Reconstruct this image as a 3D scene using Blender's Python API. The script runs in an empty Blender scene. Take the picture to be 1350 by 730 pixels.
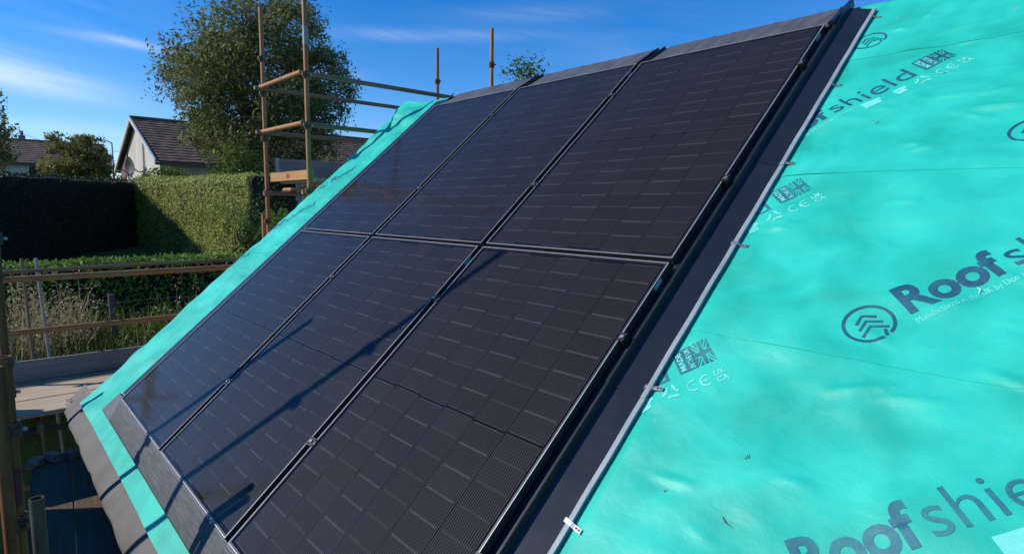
import bpy, bmesh, math, random
import numpy as np
from mathutils import Vector, Matrix

rng = np.random.default_rng(7)
random.seed(7)
scene = bpy.context.scene
COL = scene.collection

# ------------------------------------------------------------------ camera, sky, sun, exposure
cam_d = bpy.data.cameras.new('camera')
cam_d.sensor_width = 36.0
cam_d.lens = 20.739
cam_d.clip_start = 0.05
cam_d.clip_end = 3000
cam = bpy.data.objects.new('camera', cam_d)
COL.objects.link(cam)
CR = ((0.670260, 0.742052, 0.010544), (0.093560, -0.070397, -0.993122), (-0.736205, 0.666636, -0.116611))
CAM = Vector((4.7724, -0.6599, 1.3499))
mw = Matrix(((CR[0][0], -CR[1][0], -CR[2][0], CAM.x),
             (CR[0][1], -CR[1][1], -CR[2][1], CAM.y),
             (CR[0][2], -CR[1][2], -CR[2][2], CAM.z),
             (0, 0, 0, 1)))
cam.matrix_world = mw
scene.camera = cam

SUN = Vector((-0.476, -0.691, 0.544)).normalized()     # direction towards the sun
sun_d = bpy.data.lights.new('sun', 'SUN')
sun_d.energy = 3.9
sun_d.angle = math.radians(0.53)
sun_d.color = (1.0, 0.94, 0.85)
sun = bpy.data.objects.new('sun', sun_d)
sun.rotation_euler = SUN.to_track_quat('Z', 'Y').to_euler()
sun.location = (-6, -9, 12)
COL.objects.link(sun)

world = bpy.data.worlds.new('World')
scene.world = world
world.use_nodes = True
wn, wl = world.node_tree.nodes, world.node_tree.links
wn.clear()


def N(nodes, typ, **kw):
    n = nodes.new(typ)
    for k, v in kw.items():
        if k == 'inp':
            for kk, vv in v.items():
                n.inputs[kk].default_value = vv
        else:
            setattr(n, k, v)
    return n


def math_node(nodes, links, op, a, b=None, c=None, clamp=False):
    n = nodes.new('ShaderNodeMath')
    n.operation = op
    n.use_clamp = clamp
    for i, x in enumerate((a, b, c)):
        if x is None:
            continue
        if isinstance(x, (int, float)):
            n.inputs[i].default_value = x
        else:
            links.new(x, n.inputs[i])
    return n.outputs[0]


def build_sky():
    out = wn.new('ShaderNodeOutputWorld')
    bg = wn.new('ShaderNodeBackground')
    bg.inputs['Strength'].default_value = 0.128
    sky = wn.new('ShaderNodeTexSky')
    sky.sky_type = 'NISHITA'
    sky.sun_disc = False
    sky.sun_elevation = math.asin(SUN.z)
    sky.sun_rotation = math.atan2(SUN.x, SUN.y)
    sky.altitude = 150
    sky.air_density = 1.0
    sky.dust_density = 0.05
    sky.ozone_density = 3.2
    hs = wn.new('ShaderNodeHueSaturation')
    hs.inputs['Saturation'].default_value = 1.42
    hs.inputs['Value'].default_value = 1.0
    wl.new(sky.outputs[0], hs.inputs['Color'])
    tint = wn.new('ShaderNodeMix')
    tint.data_type = 'RGBA'
    tint.blend_type = 'MULTIPLY'
    tint.inputs[0].default_value = 1.0
    tint.inputs[7].default_value = (0.78, 0.84, 1.04, 1)
    wl.new(hs.outputs[0], tint.inputs[6])
    tc = wn.new('ShaderNodeTexCoord')
    sep = wn.new('ShaderNodeSeparateXYZ')
    wl.new(tc.outputs['Generated'], sep.inputs[0])
    m = lambda op, a, b=None, c=None, clamp=False: math_node(wn, wl, op, a, b, c, clamp)
    az = m('ARCTAN2', sep.outputs[0], sep.outputs[1])       # radians, 0 = +Y, negative = -X
    el = m('ARCSINE', sep.outputs[2])
    # thin cirrus: strongly stretched noise over azimuth / elevation, slightly slanting
    slant = m('MULTIPLY_ADD', az, 0.16, el)
    comb = wn.new('ShaderNodeCombineXYZ')
    wl.new(m('MULTIPLY', az, 2.6), comb.inputs[0])
    wl.new(m('MULTIPLY', slant, 26.0), comb.inputs[1])
    nz = wn.new('ShaderNodeTexNoise')
    nz.inputs['Scale'].default_value = 1.0
    nz.inputs['Detail'].default_value = 6
    nz.inputs['Roughness'].default_value = 0.55
    nz.inputs['Distortion'].default_value = 0.7
    wl.new(comb.outputs[0], nz.inputs['Vector'])
    comb2 = wn.new('ShaderNodeCombineXYZ')
    wl.new(m('MULTIPLY', az, 1.4), comb2.inputs[0])
    wl.new(m('MULTIPLY', el, 5.0), comb2.inputs[1])
    comb2.inputs[2].default_value = 3.7
    nz2 = wn.new('ShaderNodeTexNoise')
    nz2.inputs['Scale'].default_value = 1.0
    nz2.inputs['Detail'].default_value = 2
    wl.new(comb2.outputs[0], nz2.inputs['Vector'])
    r1 = wn.new('ShaderNodeMapRange')
    r1.inputs[1].default_value = 0.42
    r1.inputs[2].default_value = 0.72
    wl.new(nz.outputs[0], r1.inputs[0])
    r2 = wn.new('ShaderNodeMapRange')
    r2.inputs[1].default_value = 0.44
    r2.inputs[2].default_value = 0.66
    wl.new(nz2.outputs[0], r2.inputs[0])
    general = m('MULTIPLY', m('MULTIPLY', r1.outputs[0], r2.outputs[0]), 0.06)
    total = general
    # single long wisps: azimuth, elevation (deg), length, thickness, tilt, strength
    for a0, e0, la, le, tilt, st in ((-88.0, 9.2, 8.0, 1.3, 0.10, 0.85), (-93.0, 10.6, 9.0, 1.4, 0.05, 0.3),
                                     (-80.5, 12.4, 4.5, 0.45, 0.04, 0.6), (-56.0, 15.3, 10.0, 0.65, -0.03, 0.42),
                                     (-46.0, 17.4, 10.0, 1.0, -0.05, 0.16), (-65.0, 11.4, 4.0, 0.8, -0.05, 0.45),
                                     (-84.5, 5.6, 9.0, 0.8, 0.03, 0.55)):
        da = m('SUBTRACT', az, math.radians(a0))
        de = m('SUBTRACT', m('MULTIPLY_ADD', da, tilt, el), math.radians(e0))
        x = m('POWER', m('ABSOLUTE', m('DIVIDE', da, math.radians(la))), 2.0)
        y = m('POWER', m('ABSOLUTE', m('DIVIDE', de, math.radians(le))), 2.0)
        g = m('POWER', 2.71828, m('MULTIPLY', m('ADD', x, y), -1.6))
        nm = m('MULTIPLY_ADD', r1.outputs[0], 0.75, 0.25)
        total = m('MULTIPLY_ADD', m('MULTIPLY', g, nm), st * 0.85, total)
    total = m('MINIMUM', total, 0.8)
    mix = wn.new('ShaderNodeMix')
    mix.data_type = 'RGBA'
    wl.new(total, mix.inputs[0])
    wl.new(tint.outputs[2], mix.inputs[6])
    mix.inputs[7].default_value = (6.6, 7.0, 7.8, 1)
    wl.new(mix.outputs[2], bg.inputs['Color'])
    wl.new(bg.outputs[0], out.inputs['Surface'])


build_sky()

scene.render.engine = 'CYCLES'
vs = scene.view_settings
vs.view_transform = 'Standard'
vs.look = 'None'
vs.exposure = 0.32
vs.gamma = 1.0
vs.use_curve_mapping = False
scene.render.resolution_x = 1024
scene.render.resolution_y = 553

# ------------------------------------------------------------------ roof frame of reference
PITCH = math.radians(40.951)
CA, SA = math.cos(PITCH), math.sin(PITCH)
PW, PH = 1.134, 1.7467          # one solar panel
GX, GY = 0.0446, 0.0260         # gaps between columns and rows
ARR_W = 3 * PW + 2 * GX
MEM = -0.10                     # membrane level under the panel faces
RIDGE = 3.85
ROOF_M = Matrix(((1, 0, 0, 0), (0, CA, -SA, 0), (0, SA, CA, 0), (0, 0, 0, 1)))


def P(u, v, n=0.0):
    """roof coordinates: u along the eave, v up the slope, n out of the slope"""
    return Vector((u, v * CA - n * SA, v * SA + n * CA))


RZ_Y = RIDGE * CA - MEM * SA
RZ_Z = RIDGE * SA + MEM * CA


def Pm(u, v, n):
    """the same, folded over the ridge"""
    if v <= RIDGE:
        return P(u, v, n)
    d = v - RIDGE
    nn = n - MEM
    return Vector((u, RZ_Y + d * CA + nn * SA, RZ_Z - d * SA + nn * CA))


def camdir(az, D, z):
    a = math.radians(az)
    return Vector((CAM.x + D * math.sin(a), CAM.y + D * math.cos(a), z))


# ------------------------------------------------------------------ noise in numpy
def _hash(ix, iy, seed):
    h = (ix.astype(np.int64) * 374761393 + iy.astype(np.int64) * 668265263 + seed * 1442695041) & 0x7fffffff
    h = ((h ^ (h >> 13)) * 1274126177) & 0x7fffffff
    h = h ^ (h >> 16)
    return (h & 0xffff) / 65535.0


def vnoise(x, y, seed=0):
    x = np.asarray(x, float)
    y = np.asarray(y, float)
    ix, iy = np.floor(x), np.floor(y)
    fx, fy = x - ix, y - iy
    fx = fx * fx * fx * (fx * (fx * 6 - 15) + 10)
    fy = fy * fy * fy * (fy * (fy * 6 - 15) + 10)
    a = _hash(ix, iy, seed)
    b = _hash(ix + 1, iy, seed)
    c = _hash(ix, iy + 1, seed)
    d = _hash(ix + 1, iy + 1, seed)
    return (a * (1 - fx) + b * fx) * (1 - fy) + (c * (1 - fx) + d * fx) * fy


def fbm(x, y, seed=0, oct=3):
    s, a, t = 0, 0.5, 0
    for o in range(oct):
        s = s + a * vnoise(x * 2 ** o, y * 2 ** o, seed + o * 17)
        t += a
        a *= 0.5
    return s / t - 0.5


# ------------------------------------------------------------------ mesh helpers
def tag(o, label=None, cat=None, group=None, kind=None):
    if label:
        o['label'] = label
    if cat:
        o['category'] = cat
    if group:
        o['group'] = group
    if kind:
        o['kind'] = kind
    return o


def link(o, parent=None):
    COL.objects.link(o)
    if parent is not None:
        o.parent = parent
    return o


def empty(name, label, cat, loc=(0, 0, 0), group=None, mat=None):
    o = bpy.data.objects.new(name, None)
    o.empty_display_size = 0.1
    if mat is not None:
        o.matrix_world = mat
    else:
        o.location = loc
    COL.objects.link(o)
    return tag(o, label, cat, group)


def mesh_obj(name, verts, faces, mat=None, parent=None, smooth=False, mats=None, fmat=None):
    me = bpy.data.meshes.new(name)
    me.from_pydata([tuple(v) for v in verts], [], faces)
    if mats:
        for m_ in mats:
            me.materials.append(m_)
        if fmat is not None:
            me.polygons.foreach_set('material_index', fmat)
    elif mat:
        me.materials.append(mat)
    if smooth:
        me.polygons.foreach_set('use_smooth', [True] * len(me.polygons))
    me.update()
    return link(bpy.data.objects.new(name, me), parent)


class MB:
    def __init__(self):
        self.v, self.f = [], []

    def add(self, vs, fs):
        o = len(self.v)
        self.v += [Vector(x) for x in vs]
        self.f += [tuple(i + o for i in f) for f in fs]
        return self

    def box(self, x0, x1, y0, y1, z0, z1, M=None):
        vs = [Vector((x, y, z)) for z in (z0, z1) for y in (y0, y1) for x in (x0, x1)]
        if M is not None:
            vs = [M @ q for q in vs]
        return self.add(vs, [(0, 2, 3, 1), (4, 5, 7, 6), (0, 1, 5, 4), (2, 6, 7, 3), (0, 4, 6, 2), (1, 3, 7, 5)])

    def bevbox(self, x0, x1, y0, y1, z0, z1, b, M=None):
        """box with chamfered edges"""
        bm = bmesh.new()
        bmesh.ops.create_cube(bm, size=1)
        for q in bm.verts:
            q.co = Vector(((x0 + x1) / 2 + q.co.x * (x1 - x0), (y0 + y1) / 2 + q.co.y * (y1 - y0), (z0 + z1) / 2 + q.co.z * (z1 - z0)))
        bmesh.ops.bevel(bm, geom=bm.edges[:], offset=b, segments=1, affect='EDGES')
        bm.verts.index_update()
        vs = [(M @ q.co) if M is not None else q.co.copy() for q in bm.verts]
        fs = [tuple(q.index for q in f.verts) for f in bm.faces]
        bm.free()
        return self.add(vs, fs)

    def tube(self, a, b, r, seg=14, r2=None, cap=True, inner=None):
        a, b = Vector(a), Vector(b)
        d = (b - a).normalized()
        t = d.orthogonal().normalized()
        s = d.cross(t)
        r2 = r if r2 is None else r2
        ring = lambda c, rr: [c + (t * math.cos(2 * math.pi * i / seg) + s * math.sin(2 * math.pi * i / seg)) * rr for i in range(seg)]
        vs = ring(a, r) + ring(b, r2)
        fs = [(i, (i + 1) % seg, seg + (i + 1) % seg, seg + i) for i in range(seg)]
        if inner:
            vs += ring(a, inner) + ring(b, inner)
            for i in range(seg):
                j = (i + 1) % seg
                fs.append((2 * seg + j, 2 * seg + i, 3 * seg + i, 3 * seg + j))
                fs.append((seg + i, seg + j, 3 * seg + j, 3 * seg + i))
                fs.append((j, i, 2 * seg + i, 2 * seg + j))
        elif cap:
            fs.append(tuple(range(seg))[::-1])
            fs.append(tuple(range(seg, 2 * seg)))
        return self.add(vs, fs)

    def path(self, pts, radii, seg=8):
        """tapered tube along points"""
        pts = [Vector(p) for p in pts]
        vs, fs = [], []
        for k, p in enumerate(pts):
            d = (pts[min(k + 1, len(pts) - 1)] - pts[max(k - 1, 0)])
            d = d.normalized() if d.length > 1e-9 else Vector((0, 0, 1))
            t = d.cross(Vector((0.31, 0.87, 0.12))).normalized()
            s = d.cross(t)
            vs += [p + (t * math.cos(2 * math.pi * i / seg) + s * math.sin(2 * math.pi * i / seg)) * radii[k] for i in range(seg)]
        for k in range(len(pts) - 1):
            for i in range(seg):
                j = (i + 1) % seg
                fs.append((k * seg + i, k * seg + j, (k + 1) * seg + j, (k + 1) * seg + i))
        fs.append(tuple(range(seg))[::-1])
        fs.append(tuple(range((len(pts) - 1) * seg, len(pts) * seg)))
        return self.add(vs, fs)

    def build(self, name, mat, parent=None, smooth=False):
        return mesh_obj(name, self.v, self.f, mat, parent, smooth)


def autosmooth(o, ang=0.6):
    """smooth shading with sharp edges above the angle"""
    bm = bmesh.new()
    bm.from_mesh(o.data)
    for f in bm.faces:
        f.smooth = True
    for e in bm.edges:
        if len(e.link_faces) == 2 and e.calc_face_angle(0) > ang:
            e.smooth = False
    bm.to_mesh(o.data)
    bm.free()
    return o


def quads_obj(name, C0, A, B, mat, parent=None):
    """many rhombic leaves: centre, half-axis A, half-axis B (numpy n x 3)"""
    n = len(C0)
    V = np.empty((n, 4, 3))
    V[:, 0] = C0 - A
    V[:, 1] = C0 + B
    V[:, 2] = C0 + A
    V[:, 3] = C0 - B
    me = bpy.data.meshes.new(name)
    me.vertices.add(4 * n)
    me.vertices.foreach_set('co', V.ravel())
    me.loops.add(4 * n)
    me.loops.foreach_set('vertex_index', np.arange(4 * n))
    me.polygons.add(n)
    me.polygons.foreach_set('loop_start', np.arange(n) * 4)
    me.polygons.foreach_set('loop_total', np.full(n, 4))
    me.update(calc_edges=True)
    me.materials.append(mat)
    return link(bpy.data.objects.new(name, me), parent)


def rand_unit(n):
    v = rng.normal(size=(n, 3))
    return v / np.linalg.norm(v, axis=1, keepdims=True)


def leaves(name, centres, size, mat, parent=None, aspect=0.45, jitter=0.35, normals=None, nbias=0.0, droop=0.0):
    n = len(centres)
    a = rand_unit(n)
    if droop:
        a[:, 2] -= droop
        a /= np.linalg.norm(a, axis=1, keepdims=True)
    q = rand_unit(n)
    if normals is not None and nbias:
        q = q + normals * nbias
    b = np.cross(a, q)
    b /= np.linalg.norm(b, axis=1, keepdims=True) + 1e-9
    s = size * (1 + jitter * rng.normal(size=(n, 1))).clip(0.4, 2.0)
    return quads_obj(name, centres, a * s * 0.5, b * s * 0.5 * aspect, mat, parent)


# ------------------------------------------------------------------ materials
def new_mat(name):
    m = bpy.data.materials.new(name)
    m.use_nodes = True
    nt = m.node_tree
    return m, nt.nodes, nt.links, nt.nodes['Principled BSDF']


def noise_node(nd, lk, vec, scale, detail=4, rough=0.55, dist=0.0):
    n = nd.new('ShaderNodeTexNoise')
    n.inputs['Scale'].default_value = scale
    n.inputs['Detail'].default_value = detail
    n.inputs['Roughness'].default_value = rough
    n.inputs['Distortion'].default_value = dist
    if vec is not None:
        lk.new(vec, n.inputs['Vector'])
    return n.outputs[0]


def ramp(nd, lk, fac, stops):
    r = nd.new('ShaderNodeValToRGB')
    e = r.color_ramp.elements
    while len(e) > 1:
        e.remove(e[-1])
    e[0].position = stops[0][0]
    e[0].color = (*stops[0][1], 1)
    for p, c in stops[1:]:
        x = e.new(p)
        x.color = (*c, 1)
    lk.new(fac, r.inputs[0])
    return r.outputs[0]


def coords(nd, lk, kind='Object', scale=None, rot=None):
    t = nd.new('ShaderNodeTexCoord')
    o = t.outputs[kind]
    if scale or rot:
        mp = nd.new('ShaderNodeMapping')
        if scale:
            mp.inputs['Scale'].default_value = scale
        if rot:
            mp.inputs['Rotation'].default_value = rot
        lk.new(o, mp.inputs[0])
        o = mp.outputs[0]
    return o


def bump(nd, lk, bsdf, height, strength, dist=0.01):
    b = nd.new('ShaderNodeBump')
    b.inputs['Strength'].default_value = strength
    b.inputs['Distance'].default_value = dist
    lk.new(height, b.inputs['Height'])
    lk.new(b.outputs[0], bsdf.inputs['Normal'])


def simple(name, stops, scale=6.0, rough=0.6, metal=0.0, detail=5, stretch=None, bmp=0.0, bdist=0.01, spec=None, rough_var=0.0):
    m, nd, lk, bs = new_mat(name)
    c = coords(nd, lk, 'Object', stretch)
    f = noise_node(nd, lk, c, scale, detail)
    lk.new(ramp(nd, lk, f, stops), bs.inputs['Base Color'])
    bs.inputs['Roughness'].default_value = rough
    if rough_var:
        f2 = noise_node(nd, lk, c, scale * 2.3, 4)
        lk.new(math_node(nd, lk, 'MULTIPLY_ADD', f2, rough_var, rough - rough_var * 0.5), bs.inputs['Roughness'])
    bs.inputs['Metallic'].default_value = metal
    if spec is not None:
        bs.inputs['Specular IOR Level'].default_value = spec
    if bmp:
        bump(nd, lk, bs, noise_node(nd, lk, c, scale * 3, 6), bmp, bdist)
    return m


def mat_membrane():
    m, nd, lk, bs = new_mat('teal_membrane')
    c = coords(nd, lk, 'Object')
    f = noise_node(nd, lk, c, 4.2, 3, 0.5, 0.4)
    col = ramp(nd, lk, f, [(0.32, (0.011, 0.375, 0.285)), (0.5, (0.015, 0.450, 0.347)), (0.68, (0.025, 0.525, 0.406))])
    # scattered scuffs of dust
    d = noise_node(nd, lk, c, 7.0, 8, 0.72, 0.6)
    dm = nd.new('ShaderNodeMapRange')
    dm.inputs[1].default_value = 0.62
    dm.inputs[2].default_value = 0.80
    dm.inputs[4].default_value = 0.5
    lk.new(d, dm.inputs[0])
    mx = nd.new('ShaderNodeMix')
    mx.data_type = 'RGBA'
    lk.new(dm.outputs[0], mx.inputs[0])
    lk.new(col, mx.inputs[6])
    mx.inputs[7].default_value = (0.26, 0.36, 0.27, 1)
    lk.new(mx.outputs[2], bs.inputs['Base Color'])
    bs.inputs['Roughness'].default_value = 0.5
    bs.inputs['Specular IOR Level'].default_value = 0.38
    # fine non-woven grain plus soft creases
    g = noise_node(nd, lk, c, 420.0, 2)
    w = noise_node(nd, lk, coords(nd, lk, 'Object', (9, 13, 13)), 1.0, 5, 0.52, 0.25)
    h = math_node(nd, lk, 'MULTIPLY_ADD', w, 6.0, math_node(nd, lk, 'MULTIPLY', g, 0.25))
    bump(nd, lk, bs, h, 0.16, 0.004)
    return m


def mat_print(name, c1, c2, rough=0.5):
    """worn print: ink rubbed off in places"""
    m, nd, lk, bs = new_mat(name)
    c = coords(nd, lk, 'Object')
    f = noise_node(nd, lk, c, 14.0, 6, 0.65)
    lk.new(ramp(nd, lk, f, [(0.32, c1), (0.5, tuple(0.6 * a + 0.4 * b for a, b in zip(c1, c2))), (0.7, c2)]), bs.inputs['Base Color'])
    bs.inputs['Roughness'].default_value = rough
    bs.inputs['Specular IOR Level'].default_value = 0.35
    return m


def mat_cell(name, comb):
    m, nd, lk, bs = new_mat(name)
    tc = nd.new('ShaderNodeTexCoord')
    sp = nd.new('ShaderNodeSeparateXYZ')
    lk.new(tc.outputs['Object'], sp.inputs[0])
    M_ = lambda op, a, b=None, c=None, clamp=False: math_node(nd, lk, op, a, b, c, clamp)
    # 18 fine wires across one cell
    ph = M_('FRACT', M_('MULTIPLY', sp.outputs[0], 18 / 0.1803))
    tri = M_('ABSOLUTE', M_('SUBTRACT', ph, 0.5))
    wire = M_('SUBTRACT', 1.0, M_('MULTIPLY', M_('SUBTRACT', tri, 0.04), 14.0), clamp=True)
    # solder combs next to the short edges
    ay = M_('ABSOLUTE', sp.outputs[1])
    edge = M_('MULTIPLY', M_('MULTIPLY', M_('SUBTRACT', ay, 0.0428), 900.0, clamp=True), M_('MULTIPLY', M_('SUBTRACT', 0.079, M_('ABSOLUTE', sp.outputs[0])), 500.0, clamp=True))
    info = nd.new('ShaderNodeObjectInfo')
    base = ramp(nd, lk, info.outputs['Random'], [(0, (0.0022, 0.0023, 0.0036)), (0.6, (0.0034, 0.0035, 0.0050)), (1, (0.0065, 0.0066, 0.0082))])
    mx = nd.new('ShaderNodeMix')
    mx.data_type = 'RGBA'
    lk.new(M_('MULTIPLY', wire, 0.85), mx.inputs[0])
    lk.new(base, mx.inputs[6])
    mx.inputs[7].default_value = (0.098, 0.096, 0.097, 1)
    mx2 = nd.new('ShaderNodeMix')
    mx2.data_type = 'RGBA'
    lk.new(M_('MULTIPLY', edge, M_('MULTIPLY_ADD', wire, 0.75, 0.25)), mx2.inputs[0])
    lk.new(mx.outputs[2], mx2.inputs[6])
    mx2.inputs[7].default_value = (comb, comb, comb * 1.06, 1)
    lk.new(mx2.outputs[2], bs.inputs['Base Color'])
    bs.inputs['Roughness'].default_value = 0.6
    bs.inputs['Specular IOR Level'].default_value = 0.08
    return m


def mat_glass():
    """textured anti-reflective solar glass: clear sheet with a soft Fresnel reflection"""
    m, nd, lk, bs = new_mat('solar_glass')
    nd.remove(bs)
    out = nd['Material Output']
    tr = nd.new('ShaderNodeBsdfTransparent')
    tr.inputs[0].default_value = (0.97, 0.975, 0.98, 1)
    gl = nd.new('ShaderNodeBsdfGlossy')
    gl.inputs['Roughness'].default_value = 0.13
    gl.inputs['Color'].default_value = (0.84, 0.85, 0.88, 1)
    fr = nd.new('ShaderNodeFresnel')
    fr.inputs['IOR'].default_value = 1.22
    c = coords(nd, lk, 'Object')
    dust = noise_node(nd, lk, c, 2.2, 6, 0.65)
    rr = math_node(nd, lk, 'MULTIPLY_ADD', dust, 0.08, 0.06)
    lk.new(rr, gl.inputs['Roughness'])
    df = nd.new('ShaderNodeBsdfDiffuse')
    df.inputs[0].default_value = (0.42, 0.41, 0.40, 1)
    mx = nd.new('ShaderNodeMixShader')
    lk.new(fr.outputs[0], mx.inputs[0])
    lk.new(tr.outputs[0], mx.inputs[1])
    lk.new(gl.outputs[0], mx.inputs[2])
    # a breath of site dust
    mx2 = nd.new('ShaderNodeMixShader')
    lk.new(math_node(nd, lk, 'MULTIPLY', dust, 0.008), mx2.inputs[0])
    lk.new(mx.outputs[0], mx2.inputs[1])
    lk.new(df.outputs[0], mx2.inputs[2])
    lk.new(mx2.outputs[0], out.inputs['Surface'])
    return m


def mat_leaf(name, c1, c2, c3, trans=0.3, rough=0.5):
    m, nd, lk, bs = new_mat(name)
    out = nd['Material Output']
    g = nd.new('ShaderNodeNewGeometry')
    big = noise_node(nd, lk, coords(nd, lk, 'Object'), 1.3, 3)
    f = math_node(nd, lk, 'MULTIPLY_ADD', g.outputs['Random Per Island'], 0.6, math_node(nd, lk, 'MULTIPLY_ADD', big, 0.9, -0.25))
    col = ramp(nd, lk, f, [(0.1, c1), (0.5, c2), (0.95, c3)])
    lk.new(col, bs.inputs['Base Color'])
    bs.inputs['Roughness'].default_value = rough
    bs.inputs['Specular IOR Level'].default_value = 0.12
    t = nd.new('ShaderNodeBsdfTranslucent')
    lk.new(col, t.inputs[0])
    mx = nd.new('ShaderNodeMixShader')
    mx.inputs[0].default_value = trans
    lk.new(bs.outputs[0], mx.inputs[1])
    lk.new(t.outputs[0], mx.inputs[2])
    lk.new(mx.outputs[0], out.inputs['Surface'])
    return m


def mat_rust(name, steel, r1, r2, lo=0.35, hi=0.65, scale=9.0):
    m, nd, lk, bs = new_mat(name)
    c = coords(nd, lk, 'Object')
    f = noise_node(nd, lk, c, scale, 7, 0.65, 0.2)
    f2 = noise_node(nd, lk, c, scale * 7, 4)
    ff = math_node(nd, lk, 'MULTIPLY_ADD', f2, 0.25, math_node(nd, lk, 'MULTIPLY', f, 0.8))
    lk.new(ramp(nd, lk, ff, [(lo - 0.15, steel), (0.5 * (lo + hi), r1), (hi + 0.1, r2)]), bs.inputs['Base Color'])
    bs.inputs['Roughness'].default_value = 0.62
    bs.inputs['Metallic'].default_value = 0.15
    bump(nd, lk, bs, f2, 0.25, 0.003)
    return m


def mat_wood(name, c1, c2, c3, axis=0, rough=0.75):
    m, nd, lk, bs = new_mat(name)
    sc = [22, 22, 22]
    sc[axis] = 0.9
    f = noise_node(nd, lk, coords(nd, lk, 'Object', tuple(sc)), 1.6, 7, 0.65, 0.5)
    f2 = noise_node(nd, lk, coords(nd, lk, 'Object'), 1.4, 4)
    info = nd.new('ShaderNodeObjectInfo')
    ff = math_node(nd, lk, 'ADD', math_node(nd, lk, 'MULTIPLY', f, 0.62), math_node(nd, lk, 'MULTIPLY_ADD', f2, 0.4, math_node(nd, lk, 'MULTIPLY', info.outputs['Random'], 0.16)))
    lk.new(ramp(nd, lk, ff, [(0.35, c1), (0.58, c2), (0.8, c3)]), bs.inputs['Base Color'])
    bs.inputs['Roughness'].default_value = rough
    bs.inputs['Specular IOR Level'].default_value = 0.15
    bump(nd, lk, bs, f, 0.35, 0.004)
    return m


def mat_grass():
    m, nd, lk, bs = new_mat('lawn')
    c = coords(nd, lk, 'Object')
    f = noise_node(nd, lk, c, 0.5, 8, 0.7)
    f2 = noise_node(nd, lk, c, 30, 4, 0.7)
    ff = math_node(nd, lk, 'MULTIPLY_ADD', f2, 0.4, math_node(nd, lk, 'MULTIPLY', f, 0.6))
    lk.new(ramp(nd, lk, ff, [(0.3, (0.035, 0.055, 0.012)), (0.5, (0.075, 0.13, 0.025)), (0.7, (0.13, 0.19, 0.04))]), bs.inputs['Base Color'])
    bs.inputs['Roughness'].default_value = 0.85
    bump(nd, lk, bs, f2, 0.8, 0.05)
    return m


M_ = {}
M_['membrane'] = mat_membrane()
M_['ink'] = mat_print('navy_ink', (0.016, 0.060, 0.115), (0.022, 0.14, 0.19))
M_['ink_grey'] = mat_print('rubbed_navy_ink', (0.025, 0.115, 0.165), (0.03, 0.24, 0.25))
M_['white_ink'] = mat_print('pale_ink', (0.22, 0.68, 0.60), (0.05, 0.56, 0.46))
M_['cell_a'] = mat_cell('cell_bright_comb', 0.135)
M_['cell_b'] = mat_cell('cell_dim_comb', 0.075)
M_['glass'] = mat_glass()
M_['back'] = simple('black_backsheet', [(0.3, (0.003, 0.003, 0.005)), (0.7, (0.005, 0.005, 0.007))], 10, 0.8, spec=0.05)
M_['frame'] = simple('black_anodised_frame', [(0.3, (0.05, 0.05, 0.053)), (0.7, (0.075, 0.075, 0.08))], 20, 0.38, 0.55, rough_var=0.12)
M_['frame_edge'] = simple('frame_edge_glint', [(0.3, (0.40, 0.40, 0.41)), (0.7, (0.52, 0.52, 0.53))], 20, 0.5, 0.4)  # pale tone stands for the glint on the frame edges
M_['tray'] = simple('black_coated_tray', [(0.25, (0.010, 0.014, 0.021)), (0.6, (0.014, 0.018, 0.026)), (0.85, (0.022, 0.026, 0.034))], 5, 0.36, 0.0, 7, rough_var=0.16)
M_['tray_edge'] = simple('bare_aluminium_edge', [(0.3, (0.20, 0.25, 0.27)), (0.7, (0.29, 0.34, 0.36))], 8, 0.55, 0.1)
M_['lead'] = simple('grey_apron', [(0.25, (0.055, 0.060, 0.066)), (0.5, (0.082, 0.088, 0.095)), (0.78, (0.14, 0.145, 0.152))], 1.0, 0.5, 0.15, 7, (6, 90, 90), 0.5, 0.004, rough_var=0.15)
M_['topflash'] = simple('dark_grey_top_flashing', [(0.25, (0.045, 0.048, 0.05)), (0.5, (0.075, 0.078, 0.08)), (0.78, (0.12, 0.12, 0.118))], 5.0, 0.55, 0.0, 7, (3, 1, 1), 0.3, 0.006)
M_['eave'] = simple('grey_eave_tray', [(0.2, (0.062, 0.060, 0.054)), (0.5, (0.094, 0.091, 0.083)), (0.8, (0.13, 0.126, 0.115))], 4.0, 0.7, 0.0, 8, None, 0.3, 0.004)
M_['clamp'] = simple('black_clamp', [(0.3, (0.012, 0.012, 0.013)), (0.7, (0.05, 0.05, 0.048))], 60, 0.4, 0.5)
M_['zinc'] = simple('zinc_clip', [(0.3, (0.28, 0.28, 0.27)), (0.7, (0.5, 0.49, 0.47))], 60, 0.4, 0.7)
M_['nail'] = simple('nail_head', [(0.3, (0.10, 0.05, 0.03)), (0.7, (0.2, 0.1, 0.06))], 90, 0.5, 0.5)
M_['sticker'] = simple('blue_sticker', [(0.3, (0.10, 0.30, 0.42)), (0.7, (0.25, 0.45, 0.55))], 120, 0.4)
M_['rust'] = mat_rust('rusty_tube', (0.26, 0.17, 0.10), (0.34, 0.155, 0.055), (0.22, 0.08, 0.025))
M_['rust_grey'] = mat_rust('weathered_tube', (0.19, 0.15, 0.11), (0.20, 0.13, 0.07), (0.17, 0.08, 0.034), 0.42, 0.72)
M_['rust_dark'] = mat_rust('dark_oily_tube', (0.11, 0.10, 0.08), (0.075, 0.06, 0.04), (0.10, 0.045, 0.02), 0.4, 0.7)
M_['galv'] = mat_rust('galvanised_tube', (0.33, 0.34, 0.34), (0.26, 0.25, 0.23), (0.18, 0.12, 0.08), 0.5, 0.8)
M_['rust_deep'] = mat_rust('deep_rust_tube', (0.17, 0.105, 0.06), (0.24, 0.095, 0.03), (0.15, 0.05, 0.018))
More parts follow.
